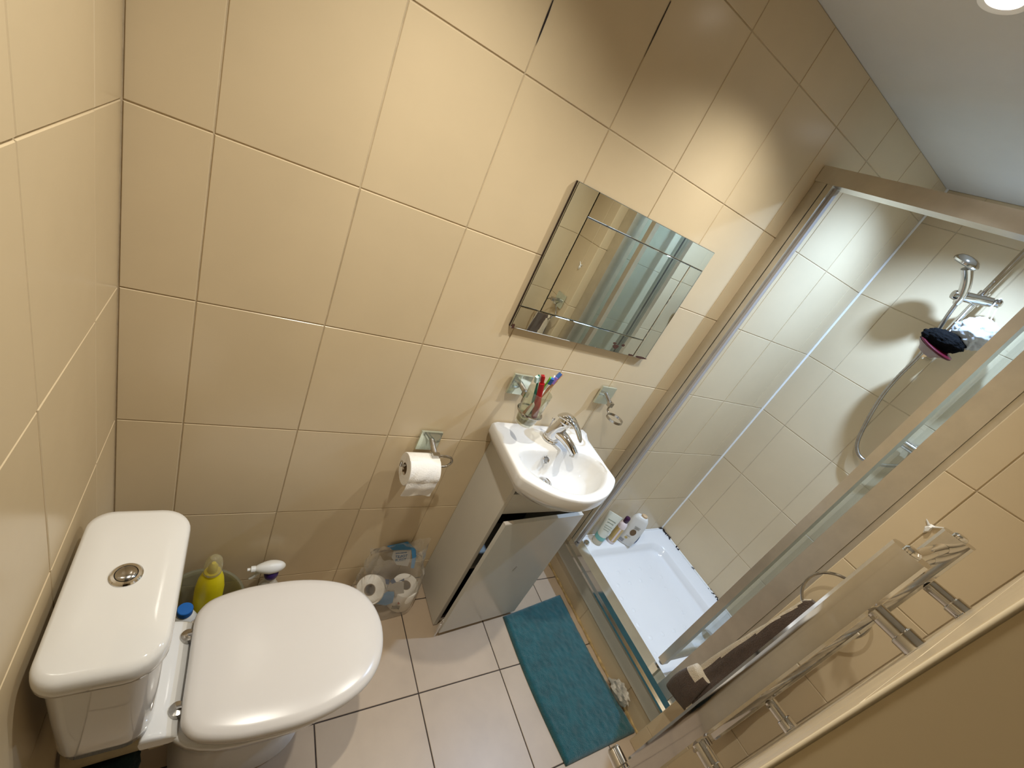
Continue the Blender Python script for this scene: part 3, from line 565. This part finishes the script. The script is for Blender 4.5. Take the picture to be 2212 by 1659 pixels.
def brush(a, b, hm, bristle, label, r=.0048, headl=.026, side=(0, -1, 0), neck=.0028):
    a, b = Vector(a), Vector(b); d = (b-a).normalized(); L = (b-a).length; s = Vector(side); s = (s - d*s.dot(d)).normalized(); q = d.cross(s)
    t = thing('toothbrush', a, label, 'toothbrush', 'toothbrushes in the tumbler')
    bm = bmesh.new(); st = [(0, .6), (.04, 1.0), (.35, 1.1), (.55, .85), (.70, neck/r), (.82, neck/r)]
    loft(bm, [[a + d*L*f + (s*math.cos(k*PI/6) + q*1.25*math.sin(k*PI/6))*r*w for k in range(12)] for f, w in st]); fin(bm, 'handle', hm, t, 50)
    bm = bmesh.new(); loft(bm, [[a + d*(L*.82 + headl*f) + s*(.0022*math.cos(k*PI/6)) + q*(w*math.sin(k*PI/6)) for k in range(12)] for f, w in ((-.05, .003), (.1, .0052), (.8, .0058), (1.0, .004), (1.05, .001))]); fin(bm, 'head', hm, t, 50)
    bm = bmesh.new(); M = Matrix(((d.x, q.x, s.x, 0), (d.y, q.y, s.y, 0), (d.z, q.z, s.z, 0), (0, 0, 0, 1)))
    for i in range(6):
        for j in range(3):
            c = a + d*(L*.82 + headl*(.12 + .15*i)) + q*(.0034*(j-1)); box(bm, -.0016, .0016, -.0014, .0014, .0015, .0125, M=Matrix.Translation(c) @ M)
    fin(bm, 'bristles', bristle, t)
brush((1.020, -.090, .988), (.953, -.112, 1.149), GREENB, MINTB, 'dark green toothbrush with pale mint bristles, leftmost in the tumbler', side=(-1, -.3, 0))
brush((1.020, -.112, .988), (.973, -.110, 1.146), REDB, REDB, 'thick red toothbrush in the tumbler', r=.0085, neck=.0075, side=(.3, 1, 0))
brush((1.008, -.082, .988), (.994, -.118, 1.151), LIMEB, BLUEB, 'lime green toothbrush with blue bristles in the tumbler', side=(1, -.4, 0))
brush((.984, -.112, .988), (1.022, -.100, 1.149), WHITEB, VIOB, 'white toothbrush with violet bristles in the tumbler', side=(.9, -.4, 0))
brush((.978, -.103, .988), (1.064, -.086, 1.155), WOODB, BLUEB, 'bamboo handled toothbrush with blue bristles, rightmost in the tumbler', r=.0056, neck=.004, side=(-.8, .4, 0))

t = plate_holder('soap_ring_holder', 1.377, 1.053, 'square glass and chrome holder with an empty ring, right above the basin', 'ring holder')
bm = bmesh.new(); tube(bm, [(1.372, -.012, 1.062), (1.377, -.050, 1.046)], .0085, 14); box(bm, 1.368, 1.387, -.062, -.046, 1.034, 1.052); tube(bm, spline([(1.378, -.055, 1.036), (1.376, -.058, 1.022), (1.378, -.064, 1.016), (1.380, -.072, 1.014)], 4), .0035, 8); fin(bm, 'bracket', CHROMED, t)
bm = bmesh.new(); loft(bm, [[Vector((1.381, -.103, 1.010)) + Vector((math.cos(a*PI/20), math.sin(a*PI/20), 0))*r + Vector((0, 0, z)) for a in range(40)] for r, z in ((.032, 0), (.032, .009), (.0295, .009), (.0295, 0), (.032, 0))], False, False); fin(bm, 'ring', CHROMED, t)

# ------------------------------------------------------------------ mirror
MX0, MX1, MZ0, MZ1 = .854, 1.458, 1.231, 1.652; SX0, SX1, SZ0, SZ1 = .926, 1.387, 1.301, 1.585
t = thing('wall_mirror', ((MX0+MX1)/2, 0, MZ0), 'rectangular wall mirror with wide mirrored borders and rusted edges above the basin', 'mirror')
bm = bmesh.new(); box(bm, MX0+.001, MX1-.001, -.010, -.0005, MZ0+.001, MZ1-.001); fin(bm, 'backing_board', MEDGE, t)
def glass_strip(name, x0, x1, z0, z1, tx=0, tz=0):
    g = .0009; c = Vector(((x0+x1)/2, -.0125, (z0+z1)/2)); M = Matrix.Translation(c) @ Matrix.Rotation(tx, 4, 'X') @ Matrix.Rotation(tz, 4, 'Z')
    bm = bmesh.new(); a, b = (x1-x0)/2-g, (z1-z0)/2-g; e = .0016
    loft(bm, [[M @ Vector(p) for p in r] for r in ([(-a, .002, -b), (a, .002, -b), (a, .002, b), (-a, .002, b)], [(-a, -.0006, -b), (a, -.0006, -b), (a, -.0006, b), (-a, -.0006, b)], [(-a+e, -.0016, -b+e), (a-e, -.0016, -b+e), (a-e, -.0016, b-e), (-a+e, -.0016, b-e)])]); fin(bm, name, MIRROR, t, 10)
glass_strip('centre_pane', SX0, SX1, SZ0, SZ1)
glass_strip('border_strip', SX0, MX1, SZ1, MZ1, tx=.002); glass_strip('border_strip', MX0, SX0, SZ0, MZ1, tz=-.020)
glass_strip('border_strip', MX0, SX1, MZ0, SZ0, tx=.024); glass_strip('border_strip', SX1, MX1, MZ0, SZ1, tz=.012)
def blotch(x, z, rx, rz, seed):
    bm = bmesh.new(); n = 18; P = [Vector((x + rx*math.cos(2*PI*i/n)*(1+.5*noise.noise(Vector((math.cos(2*PI*i/n)*1.5, math.sin(2*PI*i/n)*1.5, seed)))), -.0142, z + rz*math.sin(2*PI*i/n)*(1+.5*noise.noise(Vector((math.sin(2*PI*i/n)*1.5, 3, seed)))))) for i in range(n)]
    loft(bm, [P, [p + Vector((0, -.0004, 0)) for p in P]]); fin(bm, 'rust_spot', RUST, t)
blotch(1.283, 1.254, .014, .007, 1); blotch(1.270, 1.264, .008, .004, 2); blotch(1.312, 1.264, .008, .004, 3); blotch(1.425, 1.236, .028, .0045, 4); blotch(1.372, 1.236, .012, .004, 5); blotch(.862, 1.236, .006, .008, 6)

# ------------------------------------------------------------------ bath mat
bm = bmesh.new(); nx, ny = 64, 96
def mpt(u, v):
    xl = 1.318 - .012*math.sin(v*PI)*1.0 + .018*v; xr = 1.668 + .026*v - .012*math.sin(v*PI)
    yt = -.238 + .046*u; yb = -.778
    return xl + (xr-xl)*u, yt + (yb-yt)*v
g = []
for i in range(nx+1):
    row = []
    for j in range(ny+1):
        u, v = i/nx, j/ny; x, y = mpt(u, v); ed = min(u*.36, (1-u)*.36, v*.56, (1-v)*.56)
        cr = min(1, max(0, ed)/.014); z = .004 + .016*math.sqrt(1-(1-cr)**2) + .0022*noise.noise(Vector((x*55, y*55, 1))) + .0016*noise.noise(Vector((x*150, y*150, 4)))
        row.append(bm.verts.new((x, y, max(.002, z))))
    g.append(row)
for i in range(nx):
    for j in range(ny): bm.faces.new((g[i][j], g[i+1][j], g[i+1][j+1], g[i][j+1]))
ed = [e for e in bm.edges if e.is_boundary]; r = bmesh.ops.extrude_edge_only(bm, edges=ed)
for v in r['geom']:
    if isinstance(v, bmesh.types.BMVert): v.co.z = .0012
o = fin(bm, 'bath_mat', TEAL, None, 80); tag(o, 'teal plush bath mat on the floor beside the shower', 'bath mat')

# crumpled wrapper by the plinth
bm = bmesh.new(); bmesh.ops.create_icosphere(bm, subdivisions=3, radius=1)
for v in bm.verts:
    c = v.co.copy(); k = 1 + .45*noise.noise(c*2.3) + .2*noise.noise(c*6); v.co = Vector((1.683 + c.x*.017*k + .006*c.y, -.648 + c.y*.050*k*(1-.25*c.z), .052 + c.z*.036*k - .012*c.y))
o = fin(bm, 'crumpled_wrapper', WRAP, None, 12); tag(o, 'small crumpled whitish wrapper lying between the teal mat and the plinth', 'wrapper')

# ------------------------------------------------------------------ bottles on the tray rim
Z0 = .1855
t = thing('cosmetic_tube', (1.905, -.045, Z0), 'white squeeze tube standing on its cap with a teal band, leftmost in the shower', 'tube', 'bottles on the shower tray')
bm = bmesh.new(); lathe(bm, [(.026, 0), (.027, .003), (.027, .033), (.026, .035)], (1.905, -.045, Z0), 28); fin(bm, 'cap', TANL if False else mat('beige_cap', (.58, .53, .42), .4, var=.05), t)
bm = bmesh.new(); lathe(bm, [(.0272, .0352), (.0275, .037), (.0275, .060), (.0265, .062)], (1.905, -.045, Z0), 28); fin(bm, 'teal_band', TEALCAP, t)
bm = bmesh.new(); rings = []
for k in range(9):
    f = k/8; rx = .0268 + .011*f; ry = .0268*(1-f)**.8 + .0016
    rings.append([Vector((1.905 + rx*math.cos(i*PI/16)*(.97 if k in (0,) else 1), -.045 + ry*math.sin(i*PI/16) + .012*f, Z0 + .0622 + .140*f)) for i in range(32)])
loft(bm, rings); bd = fin(bm, 'body', TUBEW, t, 50)
for k, (zz, wv) in enumerate(((.165, .042), (.150, .034), (.132, .040), (.120, .036), (.108, .030))):
    bm = bmesh.new(); yy = -.045 + .012*((zz-.062)/.14) - (.0268*(1-(zz-.062)/.14)**.8 + .0016) - .0008
    box(bm, 1.905-wv/2, 1.905+wv/2, yy-.0004, yy+.0008, Z0+zz-(.0022 if k < 2 else .0012), Z0+zz+(.0022 if k < 2 else .0012)); fin(bm, 'print_line', mat('print_sage', (.34, .38, .32), .5), bd)
t.rotation_euler.z = math.radians(-46)
t = thing('shower_gel_bottle', (2.020, -.048, Z0), 'amber shower gel bottle with a dark purple cap, middle of three in the shower', 'bottle', 'bottles on the shower tray')
bm = bmesh.new(); lathe(bm, [(.0205, 0), (.0225, .004), (.0225, .016)], (2.02, -.048, Z0), 28); fin(bm, 'base', PINKW, t)
bm = bmesh.new(); lathe(bm, [(.0224, .0162), (.0224, .115)], (2.02, -.048, Z0), 28); a_ = fin(bm, 'body', AMBER, t)
bm = bmesh.new(); box(bm, 2.0155, 2.0245, -.0712, -.0700, Z0+.02, Z0+.112); fin(bm, 'label_stripe', PINKW, a_)
bm = bmesh.new(); lathe(bm, [(.0225, .1152), (.0225, .128), (.020, .142), (.014, .152), (.011, .154)], (2.02, -.048, Z0), 28); fin(bm, 'shoulder', PINKW, t)
bm = bmesh.new(); lathe(bm, [(.0125, .1542), (.0135, .156), (.0135, .183), (.011, .187), (0, .188)], (2.02, -.048, Z0), 24); fin(bm, 'cap', DPURP, t)
t.rotation_euler.z = math.radians(-46); t.location = (2.008, -.050, Z0)
t = thing('shampoo_bottle', (2.145, -.050, Z0), 'milky white shampoo bottle with a brown oval emblem, rightmost in the shower', 'bottle', 'bottles on the shower tray')
def oval(hw, hd, z, n=36): return [Vector((2.145 + hw*math.copysign(abs(math.cos(2*PI*i/n))**.75, math.cos(2*PI*i/n)), -.050 + hd*math.copysign(abs(math.sin(2*PI*i/n))**.9, math.sin(2*PI*i/n)), Z0+z)) for i in range(n)]
bm = bmesh.new(); loft(bm, [oval(.040, .020, 0), oval(.046, .024, .005), oval(.049, .026, .05), oval(.050, .026, .10), oval(.047, .025, .15), oval(.040, .023, .182), oval(.030, .019, .198), oval(.02, .014, .202)]); bd = fin(bm, 'body', MILKY, t, 60)
def decal(name, m, cx, cz, rx, rz, n=24, sq=1.0):
    bm = bmesh.new(); P = []
    for i in range(n):
        c, s = math.cos(2*PI*i/n), math.sin(2*PI*i/n); x = rx*math.copysign(abs(c)**sq, c); P.append(Vector((2.145 + cx + x, -.050 - .0262*math.sqrt(max(.02, 1-((cx+x)/.052)**2)) - .0006, Z0 + cz + rz*math.copysign(abs(s)**sq, s))))
    loft(bm, [P, [p + Vector((0, -.0005, 0)) for p in P]]); return fin(bm, name, m, bd)
decal('emblem', BROWNL, .002, .098, .0155, .021); decal('barcode', mat('print_slate', (.20, .20, .23), .5, col2=(.4, .4, .42), vscale=300), -.024, .022, .011, .010, 24, .3)
decal('print_line', PGREY, .006, .140, .017, .002, 12, .3); decal('print_line', PGREY, .006, .133, .014, .0014, 12, .3); decal('print_line', PGREY, .006, .127, .016, .0014, 12, .3); decal('gold_mark', mat('print_gold', (.50, .38, .14), .5), -.012, .050, .008, .008); decal('print_line', PGREY, -.006, .064, .012, .0018, 12, .3)
bm = bmesh.new(); lathe(bm, [(.0165, 0), (.0165, .010), (.013, .012), (0, .0125)], (2.150, -.050, Z0+.2018), 24, sy=.75); fin(bm, 'cap', TANL, t)
t.rotation_euler.z = math.radians(-46); t.location = (2.103, -.061, Z0)
t = thing('razor', (2.218, -.060, Z0), 'navy blue razor leaning behind the milky bottle in the shower', 'razor')
bm = bmesh.new(); tube(bm, spline([(2.205, -.074, Z0+.003), (2.215, -.072, Z0+.02), (2.226, -.064, Z0+.05), (2.235, -.046, Z0+.085)], 4), [.0045]*3 + [.0055]*7 + [.004]*3, 10); fin(bm, 'handle', NAVY, t)
bm = bmesh.new(); box(bm, 2.218, 2.254, -.050, -.040, Z0+.085, Z0+.096); fin(bm, 'blade_head', CHROMED, t, bevel=.002)

t.location = (2.180, -.066, Z0)

# ------------------------------------------------------------------ shower rail, handset, hose, valve, puffs
RX_, RY_ = 2.445, -.366
t = thing('shower_rail', (RX_, RY_, 1.655), 'chrome shower riser rail with a sliding holder on the shower end wall', 'shower rail')
bm = bmesh.new(); tube(bm, [(RX_, RY_, 1.655), (RX_, RY_, 2.19)], .0105, 18); fin(bm, 'rail', CHROME, t)
for z in (1.675, 2.17):
    bm = bmesh.new(); tube(bm, [(XE-.002, RY_, z), (RX_-.014, RY_, z)], [.019, .015], 18); fin(bm, 'wall_bracket', CHROME, t)
bm = bmesh.new(); tube(bm, [(2.368, -.316, 1.893), (2.373, -.322, 1.894), (2.415, -.372, 1.910), (2.43, -.408, 1.919)], [.015, .0185, .0185, .0165], 20); tube(bm, [(RX_, RY_, 1.890), (RX_, RY_, 1.945)], .0165, 18); fin(bm, 'slider', CHROME, t)
bm = bmesh.new(); tube(bm, [(2.43, -.409, 1.921), (2.43, -.416, 1.922), (2.43, -.428, 1.924), (2.43, -.433, 1.925)], [.009, .014, .014, .009], 18); fin(bm, 'knob', CHROMED, t)
t = thing('shower_handset', (2.386, -.338, 1.87), 'round chrome shower handset clipped in the slider', 'shower head')
bm = bmesh.new(); tube(bm, spline([(2.386, -.340, 1.868), (2.374, -.337, 1.905), (2.348, -.326, 1.945), (2.318, -.309, 1.978)], 4), [.010, .012, .0135, .015, .0158, .0162, .0162, .016, .0158, .0158, .016, .0165, .017], 18); fin(bm, 'handle', CHROME, t)
bm = bmesh.new(); lathe(bm, [(0, .022), (.018, .021), (.032, .015), (.041, .004), (.0425, -.002), (.040, -.008), (.034, -.010), (0, -.010)], (2.300, -.300, 1.992), 30, axis=(-.10, -.22, .95)); h_ = fin(bm, 'head', CHROME, t)
bm = bmesh.new(); lathe(bm, [(.033, -.0102), (.032, -.012), (0, -.0125)], (2.300, -.300, 1.992), 28, axis=(-.10, -.22, .95)); fin(bm, 'spray_plate', PGREY, h_)
bm = bmesh.new(); hp = spline([(2.387, -.341, 1.870), (2.395, -.346, 1.82), (2.412, -.353, 1.76), (2.432, -.360, 1.664), (2.45, -.354, 1.55), (2.452, -.362, 1.454), (2.452, -.388, 1.34), (2.452, -.420, 1.249), (2.452, -.468, 1.213), (2.452, -.530, 1.235), (2.455, -.590, 1.290), (2.456, -.612, 1.335)], 14)
tube(bm, hp, [.0078 if i % 2 else .0068 for i in range(len(hp))], 10)
o = fin(bm, 'shower_hose', HOSE, None, 70); tag(o, 'ribbed metal shower hose looping down from the handset', 'hose')
t = thing('shower_valve', (2.46, -.62, 1.35), 'chrome bar shower valve on the end wall behind the folded door', 'shower valve')
bm = bmesh.new(); tube(bm, [(2.455, -.535, 1.352), (2.455, -.705, 1.352)], .019, 22); fin(bm, 'body', CHROME, t)
for y in (-.513, -.727):
    bm = bmesh.new(); tube(bm, [(2.455, y-.020, 1.352), (2.455, y-.016, 1.352), (2.455, y+.016, 1.352), (2.455, y+.020, 1.352)], [.019, .023, .023, .019], 12); fin(bm, 'knob', CHROMED, t)
for y in (-.57, -.67):
    bm = bmesh.new(); tube(bm, [(2.473, y, 1.352), (XE-.001, y, 1.352)], [.014, .024], 18); fin(bm, 'wall_flange', CHROME, t)

def puff(bm, c, s, seed, amp=.35, fq=3.0, seg=56):
    bmesh.ops.create_uvsphere(bm, u_segments=seg, v_segments=seg*2//3, radius=1)
    for v in bm.verts:
        n = v.co.normalized(); k = 1 + amp*(.45*noise.noise(n*fq + Vector((seed, 0, 0))) + .40*noise.noise(n*fq*2.3 + Vector((0, seed, 0))) + .22*noise.noise(n*fq*6 + Vector((0, 0, seed))))
        v.co = Vector((c[0] + n.x*s[0]*k, c[1] + n.y*s[1]*k, c[2] + n.z*s[2]*k))
t = thing('white_puff', (2.40, -.457, 1.76), 'white mesh bath puff hanging from the shower slider by a cord', 'bath puff')
bm = bmesh.new(); puff(bm, (2.385, -.452, 1.802), (.060, .064, .056), 3.0, .26, 2.6, 72); fin(bm, 'mesh', WHITEM, t, 85)
bm = bmesh.new(); tube(bm, spline([(2.405, -.445, 1.85), (2.41, -.424, 1.895), (2.424, -.418, 1.934), (2.43, -.420, 1.940), (2.440, -.422, 1.93), (2.425, -.436, 1.895), (2.408, -.452, 1.85)], 4), .0022, 7); fin(bm, 'cord', CORD, t)
t = thing('black_scrubber', (2.372, -.402, 1.69), 'fluffy black bath scrubber with a dark red rim hanging on the shower rail', 'bath scrubber')
bm = bmesh.new(); puff(bm, (2.345, -.404, 1.738), (.050, .066, .036), 8.0, .22, 2.6, 72); fin(bm, 'fluff', BLACKM, t, 85)
Mr = Matrix.Translation((2.330, -.410, 1.708)) @ Matrix.Rotation(.30, 4, 'X') @ Matrix.Rotation(-.25, 4, 'Y')
bm = bmesh.new(); loft(bm, [[Mr @ Vector((.036*k*math.cos(i*PI/16), .062*k*math.sin(i*PI/16), z)) for i in range(32)] for k, z in ((.90, .004), (1.0, .002), (1.0, -.004), (.92, -.006))]); fin(bm, 'rim', REDP, t)
bm = bmesh.new(); loft(bm, [[Mr @ Vector((.036*k*math.cos(i*PI/16), .062*k*math.sin(i*PI/16)+.008, z)) for i in range(32)] for k, z in ((.90, -.0065), (.80, -.014), (.55, -.026), (.45, -.036), (.2, -.040))]); fin(bm, 'grip', PINKP, t)
bm = bmesh.new(); tube(bm, spline([(2.35, -.40, 1.768), (2.38, -.385, 1.82), (2.41, -.375, 1.875), (2.415, -.372, 1.893)], 4), .0018, 6); fin(bm, 'loop', CORD, t)

# ------------------------------------------------------------------ towel ring and towel
PY, PZ = -.868, 1.112
t = thing('towel_ring', (XR, PY, PZ), 'chrome towel ring on a square glass plate at the shower end', 'towel ring')
bm = bmesh.new(); box(bm, XR-.014, XR-.006, PY-.037, PY+.037, PZ-.037, PZ+.037); fin(bm, 'plate', PLATEG, t, bevel=.0015)
bm = bmesh.new(); box(bm, XR-.0058, XR-.0005, PY-.028, PY+.028, PZ-.028, PZ+.028); fin(bm, 'backing', CHROMED, t)
bm = bmesh.new(); tube(bm, [(XR-.012, PY, PZ), (XR-.052, PY, PZ-.006)], .0085, 14); box(bm, XR-.064, XR-.046, PY-.010, PY+.010, PZ-.017, PZ+.003); fin(bm, 'bracket', CHROMED, t, bevel=.001)
bm = bmesh.new(); tube(bm, [(XR-.055, PY+.006 + .078*math.sin(a*PI/24), PZ-.087 + .078*math.cos(a*PI/24)) for a in range(49)], .0038, 9); fin(bm, 'ring', CHROMED, t)
t = thing('hand_towel', (1.60, -.86, .40), 'brown and cream striped hand towel hanging from the towel ring', 'towel')
bm = bmesh.new(); rings = []; n = 72; K = 30
for k in range(K+1):
    f = k/K; z = .985 - .575*f
    yl = -.812 + .048*f; yr = -.920 - .012*f; hw = (yl-yr)/2; yc = (yl+yr)/2; xc = XR - .052 - .004*f; td = .016 + .012*min(1, f*4) + .008*f
    if k == 0: hw *= .8; td *= .6
    ring = []
    for i in range(n):
        a = 2*PI*i/n; c, s = math.cos(a), math.sin(a); wob = .005*math.sin(3*a + 4*f) * min(1, 4*f) + .004*noise.noise(Vector((c*3, s*3, f*7)))
        x = xc + (td + wob) * math.copysign(abs(c)**.6, c); y = yc + hw*math.copysign(abs(s)**.75, s) + wob
        ring.append(Vector((min(x, XR-.008), y, z + .010*math.sin(a*2+1)*(1 if k == K else 0))))
    rings.append(ring)
loft(bm, rings); bmesh.ops.recalc_face_normals(bm, faces=bm.faces[:])
body = fin(bm, 'cloth', TBROWN, t, 80); body.data.materials.append(TCREAM)
for p in body.data.polygons:
    c = p.center; f = max(0, (.985 - c.z)/.575); yl = -.812 + .048*f; yr = -.920 - .012*f; q = (c.y - (yl+yr)/2)/((yl-yr)/2)
    if f > .93 or q < -.72 or (q > .86) or (.15 < q < .36 and c.x > XR - .045): p.material_index = 1
bm = bmesh.new(); rings = []
for k in range(15):
    f = k/14; z = .552 - .150*f; hw = .030 + .012*math.sin(min(1, f*1.3)*PI/2); 
    rings.append([Vector((1.568 - .008*math.sin(f*PI) + (.012 + .006*math.sin(f*PI))*math.copysign(abs(math.cos(a*PI/18))**.7, math.cos(a*PI/18)), -.795 + .012*f - .012*f*f + hw*math.copysign(abs(math.sin(a*PI/18))**.7, math.sin(a*PI/18)), z + .006*math.sin(a*PI/9)*(k == 14))) for a in range(36)])
loft(bm, rings); fl = fin(bm, 'folded_corner', TBROWN, t, 80); fl.data.materials.append(TCREAM)
for p in fl.data.polygons:
    if p.center.z > .522 and p.center.y > -.80: p.material_index = 1

# ------------------------------------------------------------------ chrome towel radiator on the front wall
t = thing('towel_radiator', (1.18, -.93, .60), 'tall chrome towel radiator on the front wall, seen edge on at the lower right', 'radiator')
for x in (1.040, 1.325):
    D = [Vector((x, 0, 0)) + Vector(p) for p in ((-.014, -.945, 0), (-.014, -.915, 0), (-.012, -.905, 0), (-.006, -.900, 0), (.006, -.900, 0), (.012, -.905, 0), (.014, -.915, 0), (.014, -.945, 0), (.010, -.949, 0), (-.010, -.949, 0))]
    bm = bmesh.new(); loft(bm, [atz(D, .665), atz(D, 1.405)]); u_ = fin(bm, 'upright', CHROME, t, 20, bevel=.0012)
    bm = bmesh.new(); lathe(bm, [(.011, 0), (.011, .004), (.008, .007), (0, .008)], (x, -.925, 1.4052), 20); fin(bm, 'end_plug', CHROME, u_)
    for z in (.86, 1.305):
        bm = bmesh.new(); tube(bm, [(x, -.9495, z), (x, -.985, z)], .0135, 20); tube(bm, [(x, -.985, z), (x, -.987, z), (x, YF+.004, z), (x, YF+.001, z)], [.0138, .017, .017, .0175], 20); s_ = fin(bm, 'standoff', CHROME, t)
        bm = bmesh.new(); tube(bm, [(x-.0135, -.956, z-.004), (x-.018, -.956, z-.004)], .003, 8); fin(bm, 'grub_screw', CHROMED, s_)
    bm = bmesh.new(); tube(bm, [(x, -.922, .664), (x, -.922, .630)], .0105, 16); tube(bm, [(x, -.95, .622), (x, -.905, .622)], .0155, 18); tube(bm, [(x, -.95, .622), (x, YF+.004, .622), (x, YF+.002, .622)], [.008, .008, .022], 14)
    v_ = fin(bm, 'valve', CHROME, t)
    bm = bmesh.new(); tube(bm, [(x, -.9045, .622), (x, -.902, .622), (x, -.872, .622), (x, -.868, .622)], [.014, .0175, .0165, .013], 16); fin(bm, 'valve_head', CHROME, v_)
for z in [.70, .735, .77, .805, .90, .935, .97, 1.005, 1.10, 1.135, 1.17, 1.205, 1.345, 1.375]:
    bm = bmesh.new(); tube(bm, [(1.0545, -.922, z), (1.3105, -.922, z)], .010, 14); fin(bm, 'rung', CHROME, t)

# torn white stick-on hook on the return wall
t = thing('adhesive_hook', (XR, -.855, 1.315), 'torn white stick-on hook on the tiles above the radiator', 'hook')
bm = bmesh.new(); loft(bm, [[Vector((XR-.0006, -.855 + y, 1.318 + z)) for y, z in ((-.004, .012), (.004, .010), (.007, -.004), (.0, -.018), (-.006, -.006))], [Vector((XR-.006, -.855 + y*.6, 1.316 + z*.5)) for y, z in ((-.004, .012), (.004, .010), (.007, -.004), (.0, -.018), (-.006, -.006))]]); fin(bm, 'stub', SEAL, t)
for s, e in (((-.004, .008), (-.017, .022)), ((.004, .006), (.016, .014))):
    bm = bmesh.new(); tube(bm, [(XR-.002, -.855 + s[0], 1.318 + s[1]), (XR-.0025, -.855 + e[0], 1.318 + e[1])], [.003, .001], 6); fin(bm, 'torn_strip', SEAL, t)
